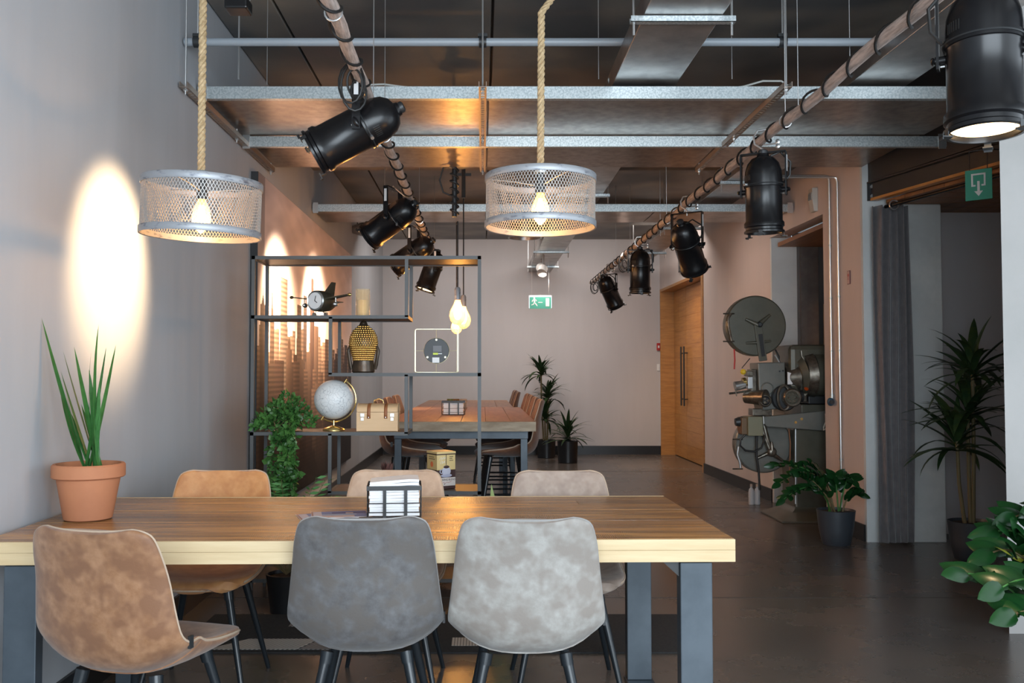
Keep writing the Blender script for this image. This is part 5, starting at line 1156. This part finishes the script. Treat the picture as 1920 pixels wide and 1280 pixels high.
def exit_arrow():
    c=P(1835,346,5.6); t=thing('exit_sign','green sign with white arrow down out of a square','sign',(c.x,c.y,c.z),R(-40))
    BOX(-.075,-.004,-.095,.075,.004,.095).obj('plate', m_green, t, bev=.002)
    g=MB(); y0,y1=-.0065,-.0042
    g.box(-.040,y0,.060,.040,y1,.070).box(-.040,y0,-.010,-.030,y1,.0599).box(.030,y0,-.010,.040,y1,.0599).box(-.0299,y0,-.010,-.016,y1,.0).box(.016,y0,-.010,.0299,y1,.0)
    g.box(-.007,y0,-.040,.007,y1,.022).poly_y([(-.024,-.0401),(.024,-.0401),(0,-.072)],y0,y1); g.obj('arrow_symbol', m_white, t)
    for s_ in (-1,1): MB().cyl((s_*.05,0,.095),(s_*.05,0,.215),.003,n=6).obj('hanger', m_blkm, t)
    MB().cyl((-.05,0,.215),(.05,0,.215),.004,n=6).cyl((.05,0,.215),(.26,.24,.215),.004,n=6).obj('bracket', m_blkm, t)
exit_arrow()
c=P(1013,567,12.7); ex=thing('exit_sign','green running man exit sign hung by wires before the back wall','sign',(c.x,12.7,c.z))
BOX(-.165,-.02,-.085,.165,.02,.10).obj('housing', m_silver, ex, bev=.004); BOX(-.150,-.0215,-.088,.150,-.0201,.075).obj('green_panel', mat('green_panel',(.05,.28,.20),.4,emit=(.10,.45,.33),es=.25), ex)
g=MB(); yy=(-.0235,-.0216); g.sphere((-.085,-.0225,.058),.013,12,6,(1,.06,1))
for pts in ([(-.098,.042),(-.075,.046),(-.070,.005),(-.092,.0)],[(-.092,.002),(-.075,.0),(-.052,-.022),(-.038,-.050),(-.050,-.052),(-.066,-.030)],[(-.092,.0),(-.080,-.002),(-.090,-.030),(-.125,-.042),(-.127,-.032),(-.102,-.022)],[(-.075,.044),(-.060,.040),(-.046,.018),(-.056,.014),(-.066,.030)],[(-.098,.042),(-.115,.030),(-.120,.008),(-.110,.008),(-.105,.024),(-.095,.030)]): g.poly_y(pts,*yy)
g.poly_y([(-.030,-.004),(.030,-.004),(.030,.006),(-.030,.006)],*yy).box(.075,yy[0],-.055,.125,yy[1],.060); g.obj('running_man_symbol', m_white, ex)
for s_ in (-1,1): MB().cyl((s_*.12,0,.10),(s_*.12,0,2.963-c.z),.0018,n=6).obj('hanging_wire', m_silver, ex)
al=P(1236,650,14.74); a_=thing('fire_alarm','small red fire alarm call point on the back wall beside the door','alarm',(2.86,YB-.002,al.z)); BOX(-.03,-.035,-.06,.022,-.001,.06).obj('housing', m_red, a_, bev=.006); BOX(-.015,-.0365,-.02,.010,-.0351,.02).obj('glass_window', m_white, a_)
sw=thing('light_switch','white light switch plate under the red alarm by the door','switch',(2.86,YB-.002,P(1236,688,14.74).z)); BOX(-.028,-.012,-.06,.02,-.001,.05).obj('plate', m_white, sw, bev=.003); BOX(-.015,-.016,-.02,.008,-.0121,.02).obj('rocker', m_white, sw)
dp=thing('door_plate','small dark metal sign box above the wooden door','sign',(XR(13.2)-.002,13.2,P(1275,498,13.2).z)); BOX(-.03,-.12,-.09,-.001,.10,.09).obj('housing', m_blkm, dp, bev=.004); BOX(-.032,-.10,-.07,-.0301,.08,.07).obj('panel', m_duct, dp)
wl=thing('wall_speaker','grey conical wall fixture high on the left wall at the back','speaker',(XL,11.3,P(668,430,11.3).z)); MB().lathe([(0,.0),(.05,.0),(.09,.13),(.085,.20),(0,.20)],24,Matrix.Rotation(PI/2,4,'Y')).obj('cone', m_duct, wl); MB().cyl((.06,0,.05),(.06,0,.30),.006,n=6).obj('bracket', m_blkm, wl)
js=thing('emergency_light','pale angled emergency light high on the rose wall end of beam','light fitting',(XR(7.95)-.002,8.05,2.86)); MB().poly_y([(-.05,.10),(-.001,.10),(-.001,-.11),(-.035,-.11),(-.05,.0)],-.05,.05).obj('housing', mat('cream_plastic',(.55,.52,.46),.5), js, bev=.004); BOX(-.056,-.04,-.005,-.0505,.04,.06).obj('lens', m_galv, js)
dl=thing('duct_spotlight','pair of white lamps fixed beneath the duct by the back wall','lamp',(P(1019,500,12.6).x,12.6,2.78)); 
MB().cyl((0,0,0),(-.03,-.08,-.08),.062,.070,24).obj('lamp_head', mat('white_metal',(.7,.68,.65),.35,.2), dl); MB().cyl((0,0,.0),(0,0,.184),.012,n=8).obj('stem', m_silver, dl); MB().sphere((0,.5,.06),.075,20,12).obj('globe_head', mat('white_globe',(.75,.73,.70),.3), dl); MB().cyl((0,.5,.10),(0,.5,.184),.012,n=8).obj('stem', m_silver, dl)
tbx=P(447,8,3.9); tf=thing('ceiling_fitting','small black hanging fitting with a glass top, at the upper left','light fitting',(tbx.x,3.9,tbx.z)); BOX(-.05,-.05,-.035,.05,.05,.02).obj('housing', m_blk, tf, bev=.008); MB().sphere((0,0,.03),.05,16,8,(1.1,1,.5)).obj('glass_top', m_clear, tf); MB().cyl((0,0,.03),(0,0,ZC-tbx.z-.002),.006,n=8).obj('stem', m_blkm, tf)
# light of the duct lamps, plus added unseen lights for door and wall
spot('duct_lamp_light',(dl.location.x,12.5,2.68),(.9,14.7,1.2),30,(1,.9,.8),95,.9,.08)
spot('door_fill_light',(1.9,12.6,2.9),(3.1,13.3,1.2),75,(1,.66,.36),85,.9,.08)  # added warm light for the door, no fixture hangs here
spot('wall_fill_light',(1.45,9.9,2.75),(3.05,9.7,1.6),34,(1,.84,.74),120,1,.12)  # added unseen fill in place of bounce on the right wall
